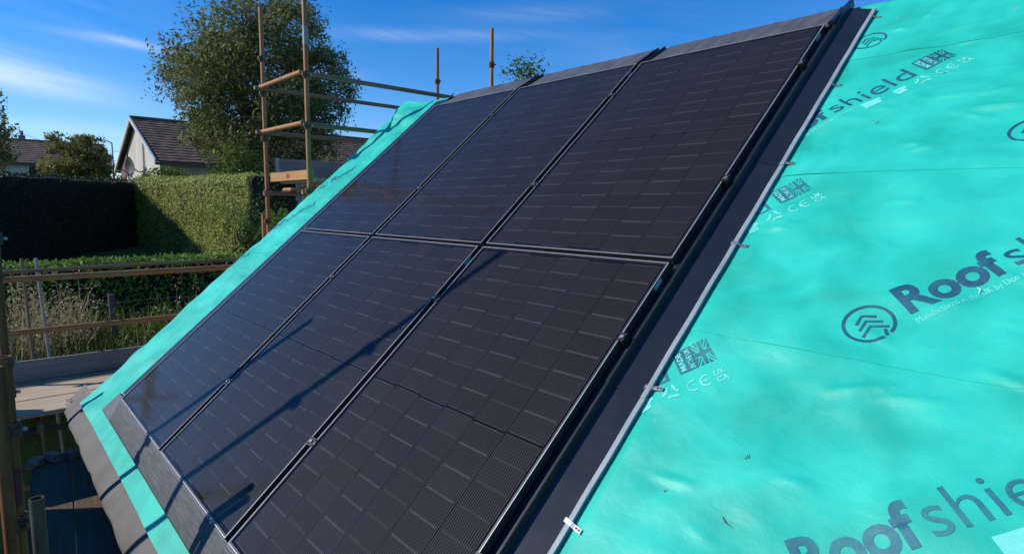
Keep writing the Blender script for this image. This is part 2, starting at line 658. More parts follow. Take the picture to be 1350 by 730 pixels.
M_['redpaint'] = simple('red_band_paint', [(0.3, (0.16, 0.018, 0.03)), (0.7, (0.10, 0.03, 0.03))], 20, 0.6)
M_['coupler'] = mat_rust('coupler_steel', (0.10, 0.085, 0.07), (0.13, 0.07, 0.04), (0.09, 0.04, 0.02))
M_['bolt'] = simple('bolt_steel', [(0.3, (0.35, 0.32, 0.3)), (0.7, (0.5, 0.46, 0.42))], 60, 0.4, 0.7)
M_['board_y'] = mat_wood('pale_board', (0.25, 0.175, 0.11), (0.43, 0.325, 0.215), (0.55, 0.44, 0.31), 1)
M_['board_x'] = mat_wood('pale_board_cross', (0.25, 0.175, 0.11), (0.43, 0.325, 0.215), (0.55, 0.44, 0.31), 0)
M_['board_dark'] = mat_wood('shaded_board', (0.065, 0.046, 0.030), (0.11, 0.080, 0.053), (0.17, 0.125, 0.085), 0)  # board wood darkened, shade below the eave put into the colour
M_['toe'] = mat_wood('grey_toe_board', (0.13, 0.125, 0.125), (0.21, 0.205, 0.2), (0.30, 0.29, 0.27), 1)
M_['orange_board'] = mat_wood('orange_board', (0.30, 0.15, 0.06), (0.46, 0.26, 0.11), (0.56, 0.36, 0.18), 0)
M_['post_wood'] = mat_wood('fence_wood', (0.05, 0.042, 0.033), (0.095, 0.08, 0.062), (0.14, 0.12, 0.095), 2)
M_['bandred'] = simple('red_board_band', [(0.3, (0.35, 0.02, 0.03)), (0.7, (0.28, 0.03, 0.03))], 20, 0.6)
M_['render'] = simple('rendered_wall', [(0.3, (0.58, 0.55, 0.49)), (0.7, (0.68, 0.65, 0.59))], 3, 0.9, 0, 8, None, 0.6, 0.02)
M_['gable'] = simple('white_gable', [(0.3, (0.40, 0.37, 0.31)), (0.7, (0.53, 0.50, 0.43))], 1.2, 0.9, 0, 8, (1, 1, 0.4), 0.4, 0.02)
M_['brown_board'] = simple('brown_boarding', [(0.3, (0.10, 0.045, 0.03)), (0.7, (0.17, 0.08, 0.055))], 3, 0.7, 0, 6, (1, 6, 1))
M_['tile'] = simple('brown_tiles', [(0.25, (0.066, 0.040, 0.026)), (0.5, (0.125, 0.078, 0.050)), (0.8, (0.20, 0.13, 0.088))], 1.6, 0.85, 0, 9, (1, 1.5, 1), 0.6, 0.02)
M_['barge'] = simple('grey_barge', [(0.3, (0.36, 0.38, 0.38)), (0.7, (0.5, 0.5, 0.48))], 6, 0.7)
M_['glassdark'] = simple('window_pane', [(0.3, (0.02, 0.024, 0.03)), (0.7, (0.035, 0.04, 0.05))], 2, 0.12)
M_['paleblue'] = simple('pale_blue_cladding', [(0.3, (0.34, 0.52, 0.66)), (0.7, (0.45, 0.62, 0.74))], 2, 0.5)
M_['dish'] = simple('dish_grey', [(0.3, (0.075, 0.072, 0.07)), (0.7, (0.12, 0.115, 0.11))], 6, 0.6)
M_['sarking'] = mat_wood('sarking', (0.20, 0.14, 0.09), (0.32, 0.24, 0.16), (0.42, 0.33, 0.23), 0)
M_['lawn'] = mat_grass()
M_['bark'] = simple('bark', [(0.3, (0.09, 0.075, 0.06)), (0.7, (0.19, 0.165, 0.14))], 6, 0.9, 0, 7, (1, 1, 0.25), 0.8, 0.03)
M_['tree_leaf'] = mat_leaf('rowan_leaf', (0.085, 0.098, 0.03), (0.17, 0.185, 0.06), (0.29, 0.30, 0.12), 0.38)
M_['tree_leaf2'] = mat_leaf('autumn_leaf', (0.11, 0.10, 0.026), (0.19, 0.18, 0.045), (0.28, 0.25, 0.08), 0.35)
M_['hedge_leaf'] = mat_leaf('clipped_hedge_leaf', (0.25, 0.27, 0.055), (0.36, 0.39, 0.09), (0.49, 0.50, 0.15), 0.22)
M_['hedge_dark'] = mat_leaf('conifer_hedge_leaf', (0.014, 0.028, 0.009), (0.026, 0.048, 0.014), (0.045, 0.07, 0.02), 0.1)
M_['hedge_top'] = mat_leaf('privet_leaf', (0.07, 0.13, 0.018), (0.16, 0.27, 0.04), (0.27, 0.40, 0.075), 0.3)
M_['bush_leaf'] = mat_leaf('bright_bush_leaf', (0.05, 0.085, 0.016), (0.11, 0.16, 0.03), (0.22, 0.27, 0.06), 0.3)
M_['fern'] = mat_leaf('fern_frond', (0.05, 0.10, 0.012), (0.10, 0.19, 0.025), (0.18, 0.28, 0.05), 0.35)
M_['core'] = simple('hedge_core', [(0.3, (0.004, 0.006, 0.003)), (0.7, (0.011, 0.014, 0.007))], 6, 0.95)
M_['straw'] = mat_leaf('dry_straw', (0.22, 0.17, 0.075), (0.38, 0.31, 0.16), (0.56, 0.47, 0.28), 0.3)
M_['weed'] = mat_leaf('weed_green', (0.05, 0.075, 0.014), (0.11, 0.15, 0.03), (0.20, 0.23, 0.055), 0.3)
M_['brick'] = simple('broken_brick', [(0.3, (0.20, 0.12, 0.085)), (0.7, (0.34, 0.24, 0.18))], 20, 0.9, 0, 6, None, 0.7, 0.01)
M_['shade_tile'] = simple('shade_stack_tile', [(0.3, (0.10, 0.095, 0.09)), (0.7, (0.16, 0.15, 0.14))], 10, 0.85)  # for the stacks added to shade the inner eave boards
M_['white'] = simple('white_tag', [(0.3, (0.7, 0.7, 0.68)), (0.7, (0.8, 0.8, 0.78))], 30, 0.5)


# ------------------------------------------------------------------ ground
def ground_z(x, y):
    if x > -2.65:
        return -2.6
    if x > -3.25:
        t = (-2.65 - x) / 0.6
        return -2.6 + 2.0 * t * t * (3 - 2 * t)
    if x > -13:
        return -0.6 + 0.7 * (-3.25 - x) / 9.75
    if x > -26:
        return 0.1 + 0.4 * (-13 - x) / 13
    return 0.5 + 0.012 * (-26 - x)


def build_ground():
    xs = [-900, -500, -300, -180, -120, -80, -60, -45, -36, -30, -26, -23, -20, -18, -16, -14, -13, -11, -9.5, -8, -7, -6, -5.2, -4.6, -4.1, -3.7, -3.4, -3.25, -3.15, -3.05, -2.95, -2.85, -2.75, -2.65, -2, 0, 4, 10, 30, 100, 300, 900]
    ys = [-900, -300, -100, -40, -20, -12] + [-8 + 0.8 * i for i in range(32)] + [20, 26, 34, 50, 100, 300, 900]
    vs, fs = [], []
    for y in ys:
        for x in xs:
            k = 0.06 * float(fbm(np.array(x * 0.7), np.array(y * 0.7), 3)) if -40 < x < 20 else 0
            vs.append((x, y, ground_z(x, y) + k))
    w = len(xs)
    for j in range(len(ys) - 1):
        for i in range(w - 1):
            fs.append((j * w + i, j * w + i + 1, (j + 1) * w + i + 1, (j + 1) * w + i))
    o = mesh_obj('ground', vs, fs, M_['lawn'], smooth=True)
    tag(o, 'sloping grassy ground and lawn beyond the house', kind='structure')


build_ground()


# ------------------------------------------------------------------ the house whose roof this is
def build_house():
    h = empty('house', 'house under construction carrying the membrane-covered roof', 'house', (4, 2.9, -2.6))
    off = Vector((4, 2.9, -2.6))
    m = MB()
    y0, y1 = 0.22, 2 * RZ_Y - 0.22
    x0, x1 = -0.85, 10.0
    t = 0.25
    zt = -0.42
    for (a, b, c, d) in ((x0, x1, y0, y0 + t), (x0, x1, y1 - t, y1), (x0, x0 + t, y0 + t, y1 - t), (x1 - t, x1, y0 + t, y1 - t)):
        m.box(a, b, c, d, -2.7, zt)
    # gable triangles
    for xa in (x0, x1 - t):
        top = RZ_Z - 0.16
        lo = zt + 0.003
        ya, yb = y0 + 0.25, y1 - 0.25
        vs = [(xa, ya, lo), (xa, yb, lo), (xa, RZ_Y, top), (xa + t, ya, lo), (xa + t, yb, lo), (xa + t, RZ_Y, top)]
        m.add(vs, [(0, 2, 1), (3, 4, 5), (0, 1, 4, 3), (1, 2, 5, 4), (2, 0, 3, 5)])
    m.v = [q - off for q in m.v]
    m.build('wall', M_['render'], h)
    r = MB()
    ux0, ux1 = -1.0, 10.3
    vs = []
    for n0 in (MEM - 0.035, MEM - 0.075):
        for (v, ) in ((-0.38,), (RIDGE - 0.012,)):
            for u in (ux0, ux1):
                vs.append(P(u, v, n0) - off)
    r.add(vs, [(0, 1, 3, 2), (4, 6, 7, 5), (0, 4, 5, 1), (2, 3, 7, 6), (0, 2, 6, 4), (1, 5, 7, 3)])
    vs = []
    for n0 in (MEM - 0.035, MEM - 0.075):
        for v in (RIDGE + 0.012, 2 * RIDGE + 0.38):
            for u in (ux0, ux1):
                vs.append(Pm(u, v, n0) - off)
    r.add(vs, [(0, 1, 3, 2), (4, 6, 7, 5), (0, 4, 5, 1), (2, 3, 7, 6), (0, 2, 6, 4), (1, 5, 7, 3)])
    r.build('roof_deck', M_['sarking'], h)


build_house()

# ------------------------------------------------------------------ roofing membrane, one object per course
LAPS = [-0.28, 0.63, 1.515, 2.39, 3.28]
VERGE = -1.10


CREASES = [(3.864, 3.283, 4.005, 3.266, 0.007), (4.083, 3.275, 4.184, 3.28, 0.006), (3.790, 3.505, 3.86, 3.50, 0.012)]
_cr = np.random.default_rng(99)
for _k in range(60):
    _u, _v = _cr.uniform(3.7, 5.1), _cr.uniform(0.65, 3.8)
    _l, _t = _cr.uniform(0.04, 0.22), _cr.normal(0, 0.30)
    CREASES.append((_u, _v, _u + _l * math.cos(_t), _v + _l * math.sin(_t), _cr.uniform(0.003, 0.011)))


def creases(u, v):
    h = np.zeros(np.broadcast(u, v).shape)
    for (a, b, c, d, amp) in CREASES:
        L2 = (c - a) ** 2 + (d - b) ** 2
        t = np.clip(((u - a) * (c - a) + (v - b) * (d - b)) / L2, 0, 1)
        s = (u - a - t * (c - a)) ** 2 + (v - b - t * (d - b)) ** 2
        h = np.maximum(h, amp * np.exp(-s / (2 * 0.0095 ** 2)) * (0.35 + 0.65 * np.sin(np.pi * np.clip(t, 0.05, 0.95))))
    return h


def mem_h(u, v):
    """wrinkles of the loose membrane, metres out of the roof plane"""
    u = np.asarray(u, float)
    v = np.asarray(v, float)
    h = 0.020 * fbm(u * 1.7 + 3, v * 3.0, 11, 3)
    h = h + 0.023 * fbm(u * 4.2 + 0.9 * v, v * 5.6 - 0.5 * u, 23, 2)
    # sharp little ridges running along the slope
    r = vnoise(u * 3.0 + 0.8 * v, v * 11.0, 31)
    h = h + 0.0035 * np.clip(1 - np.abs(r - 0.5) * 9, 0, 1) * np.clip(vnoise(u * 1.3, v * 1.7, 37) * 4 - 2.2, 0, 1)
    h = h + creases(u, v)
    return h


def lap_lift(u, v, i):
    """free lower edge of an upper course curls up in places"""
    if i == 0:
        return 0 * u
    d = v - LAPS[i]
    k = np.clip(vnoise(u * 4.5, u * 0 + i * 7.1, 5) - 0.5, 0, 1) * 0.008
    return np.exp(-(d / 0.022) ** 2) * k


def mem_n(u, v, i):
    n = MEM + mem_h(u, v) + 0.0013 * i + lap_lift(u, v, i)
    # the outer strip droops over the verge
    ov = np.clip(VERGE + 0.11 - u, 0, 1)
    n = n - 2.2 * ov ** 1.7
    # ruffled flap near the top of the verge
    fl = np.clip((v - 3.15) / 0.35, 0, 1) * np.clip((-0.55 - u) / 0.3, 0, 1)
    n = n + fl * (0.05 + 0.10 * fbm(u * 4, v * 5, 77, 2))
    # held down flat where flashing and panels lie on it
    cov = np.clip((u + 0.44) / 0.05, 0, 1) * np.clip((3.690 - u) / 0.03, 0, 1) * np.clip((v + 0.15) / 0.05, 0, 1)
    return n * (1 - cov) + (MEM - 0.004) * cov + 0.0015 * i * cov


def build_membrane():
    us = np.concatenate([np.arange(VERGE - 0.06, -0.02, 0.014), np.arange(0.0, 3.4, 0.2), np.arange(3.42, 5.4, 0.0105), np.arange(5.42, 10.35, 0.09)])
    labels = ['lowest course of teal roofing membrane, running along the eave',
              'teal membrane course with grey lettering that laps over the eave course',
              'teal membrane course carrying the bold navy emblem, name and white small print',
              'teal membrane course printed with the thin-lettered half name and flag, below the ridge course',
              'topmost teal membrane course folded over the ridge']
    out = []
    for i in range(5):
        v0 = LAPS[i]
        v1 = LAPS[i + 1] + 0.06 if i < 4 else RIDGE + 0.45
        vs_ = np.arange(v0, v1 + 0.001, 0.0105 if i < 4 else 0.0105)
        U, V = np.meshgrid(us, vs_)
        # ragged verge and a slightly wandering lap edge
        edge = 0.05 * fbm(V * 1.6, V * 0 + 2.2, 41, 3) + 0.02 * fbm(V * 7, V * 0, 43, 2)
        if i == 0:
            edge = edge - 0.07 * np.clip((0.35 - V) / 0.6, 0, 1)
        wl_ = np.clip((-0.6 - U) / 0.5, 0, 1)
        U2 = U + edge * wl_
        wb = np.clip(1 - (V - v0) / 0.12, 0, 1)
        V2 = V + wb * 0.02 * fbm(U2 * 1.1, U2 * 0 + i * 3.3, 51, 3) * (1 if i else 0.6)
        Nn = mem_n(U2, V2, i)
        co = np.empty(U.shape + (3,))
        under = V2 <= RIDGE
        nn = Nn - MEM
        d = V2 - RIDGE
        co[..., 0] = U2
        co[..., 1] = np.where(under, V2 * CA - Nn * SA, RZ_Y + d * CA + nn * SA)
        co[..., 2] = np.where(under, V2 * SA + Nn * CA, RZ_Z - d * SA + nn * CA)
        hgt, wid = U.shape
        idx = np.arange(hgt * wid).reshape(hgt, wid)
        F = np.stack([idx[:-1, :-1], idx[:-1, 1:], idx[1:, 1:], idx[1:, :-1]], -1).reshape(-1, 4)
        me = bpy.data.meshes.new('membrane_sheet')
        me.vertices.add(hgt * wid)
        me.vertices.foreach_set('co', co.ravel())
        me.loops.add(F.size)
        me.loops.foreach_set('vertex_index', F.ravel())
        me.polygons.add(len(F))
        me.polygons.foreach_set('loop_start', np.arange(len(F)) * 4)
        me.polygons.foreach_set('loop_total', np.full(len(F), 4))
        me.polygons.foreach_set('use_smooth', np.ones(len(F), bool))
        me.update(calc_edges=True)
        me.materials.append(M_['membrane'])
        o = link(bpy.data.objects.new('membrane_sheet', me))
        tag(o, labels[i], 'membrane', 'teal membrane courses on the roof')
        out.append(o)
    return out


SHEETS = build_membrane()


# ------------------------------------------------------------------ print on the membrane
def text_mesh(s, bold=0.0, shear=0.0):
    cu = bpy.data.curves.new('txt', 'FONT')
    cu.body = s
    cu.size = 1.0
    cu.offset = bold
    cu.resolution_u = 4
    cu.fill_mode = 'FRONT'
    cu.dimensions = '2D'
    cu.shear = shear
    ob = bpy.data.objects.new('txt', cu)
    COL.objects.link(ob)
    dg = bpy.context.evaluated_depsgraph_get()
    dg.update()
    me = bpy.data.meshes.new_from_object(ob.evaluated_get(dg))
    bpy.data.objects.remove(ob)
    bpy.data.curves.remove(cu)
    V = [(q.co.x, q.co.y) for q in me.vertices]
    F = [tuple(p.vertices) for p in me.polygons]
    bpy.data.meshes.remove(me)
    return V, F


def fit_text(s, x0, x1, y0, cap, bold=0.0):
    V, F = text_mesh(s, bold)
    xs = [q[0] for q in V]
    # cap height of the built-in face is about 0.73 of its size
    k = cap / 0.73
    a, b = min(xs), max(xs)
    sx = (x1 - x0) / (b - a)
    return [(x0 + (q[0] - a) * sx, y0 + q[1] * k) for q in V], F


def poly(pts):
    return list(pts), [tuple(range(len(pts)))]


def strip2d(pts, w, closed=False):
    V, F = [], []
    n = len(pts)
    for i, p in enumerate(pts):
        a = Vector(pts[i - 1] if (i or closed) else pts[i])
        b = Vector(pts[(i + 1) % n] if (i < n - 1 or closed) else pts[i])
        d = (b - a).normalized()
        nn = Vector((-d.y, d.x)) * w * 0.5
        V += [(p[0] + nn.x, p[1] + nn.y), (p[0] - nn.x, p[1] - nn.y)]
    for i in range(n if closed else n - 1):
        j = (i + 1) % n
        F.append((2 * i, 2 * i + 1, 2 * j + 1, 2 * j))
    return V, F


def merge2d(items):
    V, F = [], []
    for v, f in items:
        o = len(V)
        V += v
        F += [tuple(i + o for i in q) for q in f]
    return V, F


R45 = math.sqrt(0.5)


def lay_print(name, VF, origin, sheet, mat, lift=0.0013, clip_u=None, ang=45.0):
    """lay a flat shape on the wrinkled membrane: cut it on a grid, then drape it"""
    V, F = VF
    bm = bmesh.new()
    vs = [bm.verts.new((x, y, 0)) for x, y in V]
    for f in F:
        try:
            bm.faces.new([vs[i] for i in f])
        except ValueError:
            pass
    xs = [q[0] for q in V]
    ys = [q[1] for q in V]
    st = 0.018

    def cuts(lo, hi):
        return [lo + st * (k + 0.5) for k in range(int((hi - lo) / st))]
    for x in cuts(min(xs), max(xs)):
        bmesh.ops.bisect_plane(bm, geom=bm.verts[:] + bm.edges[:] + bm.faces[:], plane_co=(x, 0, 0), plane_no=(1, 0, 0), dist=1e-6)
    for y in cuts(min(ys), max(ys)):
        bmesh.ops.bisect_plane(bm, geom=bm.verts[:] + bm.edges[:] + bm.faces[:], plane_co=(0, y, 0), plane_no=(0, 1, 0), dist=1e-6)
    ca, sa = math.cos(math.radians(ang)), math.sin(math.radians(ang))
    for q in bm.verts:
        x, y = q.co.x, q.co.y
        q.co.x, q.co.y = origin[0] + x * ca - y * sa, origin[1] + x * sa + y * ca
    if clip_u:
        if clip_u[0] is not None:
            bmesh.ops.bisect_plane(bm, geom=bm.verts[:] + bm.edges[:] + bm.faces[:], plane_co=(clip_u[0], 0, 0), plane_no=(-1, 0, 0), clear_outer=True)
        if clip_u[1] is not None:
            bmesh.ops.bisect_plane(bm, geom=bm.verts[:] + bm.edges[:] + bm.faces[:], plane_co=(clip_u[1], 0, 0), plane_no=(1, 0, 0), clear_outer=True)
    v_lo = LAPS[sheet] + 0.02
    v_hi = LAPS[sheet + 1] - 0.012 if sheet < 4 else RIDGE
    bmesh.ops.bisect_plane(bm, geom=bm.verts[:] + bm.edges[:] + bm.faces[:], plane_co=(0, v_lo, 0), plane_no=(0, -1, 0), clear_outer=True)
    bmesh.ops.bisect_plane(bm, geom=bm.verts[:] + bm.edges[:] + bm.faces[:], plane_co=(0, v_hi, 0), plane_no=(0, 1, 0), clear_outer=True)
    if not bm.verts:
        bm.free()
        return None
    bmesh.ops.triangulate(bm, faces=bm.faces[:])
    U = np.array([q.co.x for q in bm.verts])
    Vv = np.array([q.co.y for q in bm.verts])
    n = mem_n(U, Vv, sheet) + lift
    for k, q in enumerate(bm.verts):
        q.co = P(U[k], Vv[k], n[k])
    bm.normal_update()
    for f in bm.faces:
        if f.normal.z < 0:
            f.normal_flip()
        f.smooth = True
    me = bpy.data.meshes.new(name)
    bm.to_mesh(me)
    bm.free()
    me.materials.append(mat)
    return link(bpy.data.objects.new(name, me), SHEETS[sheet])


def emblem():
    """ring with a small gap and tick, three stacked chevrons inside"""
    it = []
    r = 0.068
    pts = [(r * math.cos(t), r * math.sin(t)) for t in np.linspace(math.radians(-62), math.radians(278), 64)]
    it.append(strip2d(pts, 0.0095))
    for k, s in enumerate((1.0, 0.9, 0.8)):
        y = -0.020 + 0.024 * k
        it.append(strip2d([(-0.038 * s, y - 0.018 * s), (0.0, y + 0.010), (0.040 * s, y - 0.018 * s)], 0.0085))
    it.append(strip2d([(0.018, -0.066), (0.026, -0.040)], 0.009))
    return merge2d(it)


def flag():
    """union flag on the right half, MADE IN THE UK block on the left: dark bars leave the membrane colour between them"""
    it = []
    w, h = 0.128, 0.102
    x1 = 0.066

    def seg(a, b, wd):
        it.append(strip2d([a, b], wd))
    cx, cy = (x1 + w) / 2, h / 2
    fw = w - x1
    # upright cross
    it.append(poly([(cx - 0.006, 0), (cx + 0.006, 0), (cx + 0.006, h), (cx - 0.006, h)]))
    it.append(poly([(x1, cy - 0.008), (cx - 0.0062, cy - 0.008), (cx - 0.0062, cy + 0.008), (x1, cy + 0.008)]))
    it.append(poly([(cx + 0.0062, cy - 0.008), (w, cy - 0.008), (w, cy + 0.008), (cx + 0.0062, cy + 0.008)]))
    # the eight blue triangles of the field
    for sx in (-1, 1):
        for sy in (-1, 1):
            ax, ay = 0.0105, 0.013
            bx, by = fw / 2, h / 2
            it.append(poly([(cx + sx * ax, cy + sy * by), (cx + sx * ax, cy + sy * (ay + 0.016)), (cx + sx * (bx - 0.009), cy + sy * by)]))
            it.append(poly([(cx + sx * bx, cy + sy * ay), (cx + sx * (ax + 0.009), cy + sy * ay), (cx + sx * bx, cy + sy * (by - 0.013))]))
            seg((cx + sx * (ax + 0.002), cy + sy * (ay + 0.006)), (cx + sx * bx, cy + sy * (by - 0.003)), 0.0035)
    # outline and rules of the text block
    for a, b in (((0, 0.001), (x1, 0.001)), ((0, h - 0.001), (x1, h - 0.001)), ((0.001, 0), (0.001, h)), ((x1 - 0.001, 0), (x1 - 0.001, h)), ((0.033, 0), (0.033, h))):
        seg(a, b, 0.003)
    # ground of the block: bars between the reversed-out letters
    V, F = merge2d(it)
    return V, F


def block_letters():
    """MADE over IN THE UK, turned a quarter to run up the block"""
    it = []
    for s, xa, cap, y0, y1 in (('MADE', 0.027, 0.020, 0.008, 0.094), ('IN THE UK', 0.058, 0.018, 0.006, 0.096)):
        V, F = fit_text(s, y0, y1, 0, cap, 0.02)
        it.append(([(xa - q[1], q[0]) for q in V], F))
    return merge2d(it)


def block_ground():
    return merge2d([poly([(0.003, 0.003), (0.031, 0.003), (0.031, 0.099), (0.003, 0.099)]),
                    poly([(0.035, 0.003), (0.063, 0.003), (0.063, 0.099), (0.035, 0.099)])])


def marks():
    """recycling triangle, CE and UKCA marks"""
    it = []
    cx, cy = 0.645, -0.052
    for k in range(3):
        a = math.radians(90 + 120 * k)
        b = math.radians(90 + 120 * (k + 1))
        r = 0.026
        p = [(cx + r * math.cos(a + 0.35), cy + r * math.sin(a + 0.35)), (cx + r * 0.62 * math.cos((a + b) / 2), cy + r * 0.62 * math.sin((a + b) / 2)), (cx + r * math.cos(b - 0.45), cy + r * math.sin(b - 0.45))]
        it.append(strip2d(p, 0.0085))
        e = p[2]
        t = b + 0.1
        it.append(poly([(e[0] + 0.012 * math.cos(t), e[1] + 0.012 * math.sin(t)), (e[0] + 0.010 * math.cos(t + 2.2), e[1] + 0.010 * math.sin(t + 2.2)), (e[0] + 0.010 * math.cos(t - 2.2), e[1] + 0.010 * math.sin(t - 2.2))]))
    for c0, bar in (((0.722, -0.058), False), ((0.766, -0.058), True)):
        pts = [(c0[0] + 0.021 * math.cos(t), c0[1] + 0.021 * math.sin(t)) for t in np.linspace(math.radians(70), math.radians(290), 20)]
        it.append(strip2d(pts, 0.0065))
        if bar:
            it.append(strip2d([(c0[0] - 0.018, c0[1]), (c0[0] + 0.004, c0[1])], 0.006))
    it.append(fit_text('UK', 0.795, 0.835, -0.055, 0.022, 0.03))
    it.append(fit_text('CA', 0.795, 0.835, -0.083, 0.022, 0.03))
    return merge2d(it)


def panel_boxes(x0, x1):
    it = []
    if True:
        it.append(poly([(x0, -0.052), (x1, -0.052), (x1, -0.030), (x0, -0.030)]))
        it.append(poly([(x0, -0.080), (x1 - 0.012, -0.080), (x1 - 0.012, -0.0521), (x0, -0.0521)]))
    return merge2d(it)


ROOF = fit_text('Roof', 0.0, 0.286, 0.0, 0.108, 0.034)
SHIELD = fit_text('shield', 0.302, 0.655, 0.0, 0.112, -0.004)
SMALL = fit_text('Manufactured in the UK by Don & Low Ltd', 0.0, 0.375, -0.042, 0.021, 0.0)
EMB, FLG, BLK, BLG, MRK, PBX = emblem(), flag(), block_letters(), block_ground(), marks(), (panel_boxes(0.395, 0.475), panel_boxes(0.530, 0.580))


def full_print(origin, sheet, ink, clip=None, parts='erssfmb'):
    o = origin
    if 'e' in parts:
        c = (o[0] - 0.108 * R45 - 0.025 * R45, o[1] - 0.108 * R45 + 0.025 * R45)
        lay_print('printed_emblem', EMB, c, sheet, ink, clip_u=clip)
    if 'r' in parts:
        lay_print('printed_lettering', ROOF, o, sheet, ink, clip_u=clip)
    if 's' in parts:
        lay_print('printed_lettering', SHIELD, o, sheet, ink, clip_u=clip)
    if 'f' in parts:
        fo = (o[0] + 0.695 * R45 - 0.006 * R45, o[1] + 0.695 * R45 + 0.006 * R45)
        lay_print('printed_flag', FLG, fo, sheet, ink, clip_u=clip)
        lay_print('printed_block', BLG, fo, sheet, M_['ink_grey'], clip_u=clip, lift=0.0013)
        lay_print('printed_lettering', BLK, fo, sheet, M_['white_ink'], clip_u=clip, lift=0.0020)
    if 'm' in parts:
        lay_print('printed_marks', MRK, o, sheet, M_['white_ink'], clip_u=clip)
    if 'b' in parts:
        if 'n' not in parts:
            lay_print('small_print', SMALL, o, sheet, M_['white_ink'], clip_u=clip)
        for bx in PBX:
            lay_print('printed_box', bx, o, sheet, M_['white_ink'], clip_u=clip)


RC = (3.64, None)
full_print((4.288, 1.721), 2, M_['ink'], RC)
full_print((4.281, 0.860), 1, M_['ink_grey'], RC, 'ersfmbn')
full_print((3.532, 2.597), 3, M_['ink'], RC, 'rsfmb')
full_print((3.240, 1.716), 2, M_['ink_grey'], RC, 'sfmb')
full_print((3.231, 0.832), 1, M_['ink_grey'], RC, 'sfmb')
full_print((4.535, 2.660), 3, M_['ink'], RC)
full_print((3.802, 3.499), 4, M_['ink'], RC, 'e')
full_print((5.33, 1.90), 2, M_['ink'], RC)
full_print((5.30, 0.95), 1, M_['ink_grey'], RC)
LC = (VERGE - 0.02, -0.38)
full_print((-0.78, 2.50), 3, M_['ink'], LC, 'er')
full_print((-1.07, 1.70), 2, M_['ink'], LC, 'rs')
full_print((-1.33, 1.00), 1, M_['ink'], LC, 'rs')


# ------------------------------------------------------------------ grey eave tray
def build_eave():
    us = np.arange(VERGE - 0.28, 10.3, 0.012)
    prof = [(0.10, -0.014), (0.0, -0.016), (-0.03, -0.017), (-0.06, -0.019), (-0.09, -0.023), (-0.115, -0.028), (-0.138, -0.034), (-0.152, -0.040), (-0.154, -0.047)]
    vs, fs = [], []
    for u in us:
        q = (u + 0.16 * math.sin(u * 2.3)) % 0.78 - 0.39
        w = 0.018 * math.exp(-(q / 0.10) ** 2) - 0.008 * math.exp(-((q - 0.14) / 0.09) ** 2) + 0.002 * math.sin(u * 15.3 + 2 * math.sin(u * 2.9)) + 0.07 * float(fbm(np.array(u * 2.3), np.array(0.5), 61, 2)) * 0.3
        for k, (dv, dn) in enumerate(prof):
            a = (k / (len(prof) - 1)) ** 1.3
            vs.append(P(u, -0.28 + dv + w * a * 0.8, MEM + dn + w * a * 0.7))
    w_ = len(prof)
    for i in range(len(us) - 1):
        for k in range(w_ - 1):
            fs.append((i * w_ + k, i * w_ + k + 1, (i + 1) * w_ + k + 1, (i + 1) * w_ + k))
    o = mesh_obj('eave_tray', vs, fs, M_['eave'], smooth=True)
    tag(o, 'wavy dark grey eave strip hanging below the teal membrane edge', 'eave strip')


build_eave()


# ------------------------------------------------------------------ flashings
def sheet_grid(name, us, vs_, nfun, mat, parent=None, smooth=True):
    V, F = [], []
    for v in vs_:
        for u in us:
            V.append(P(u, v, nfun(u, v)))
    w = len(us)
    for j in range(len(vs_) - 1):
        for i in range(w - 1):
            F.append((j * w + i, j * w + i + 1, (j + 1) * w + i + 1, (j + 1) * w + i))
    return mesh_obj(name, V, F, mat, parent, smooth)


def solidify(o, t):
    md = o.modifiers.new('thickness', 'SOLIDIFY')
    md.thickness = t
    md.offset = -1


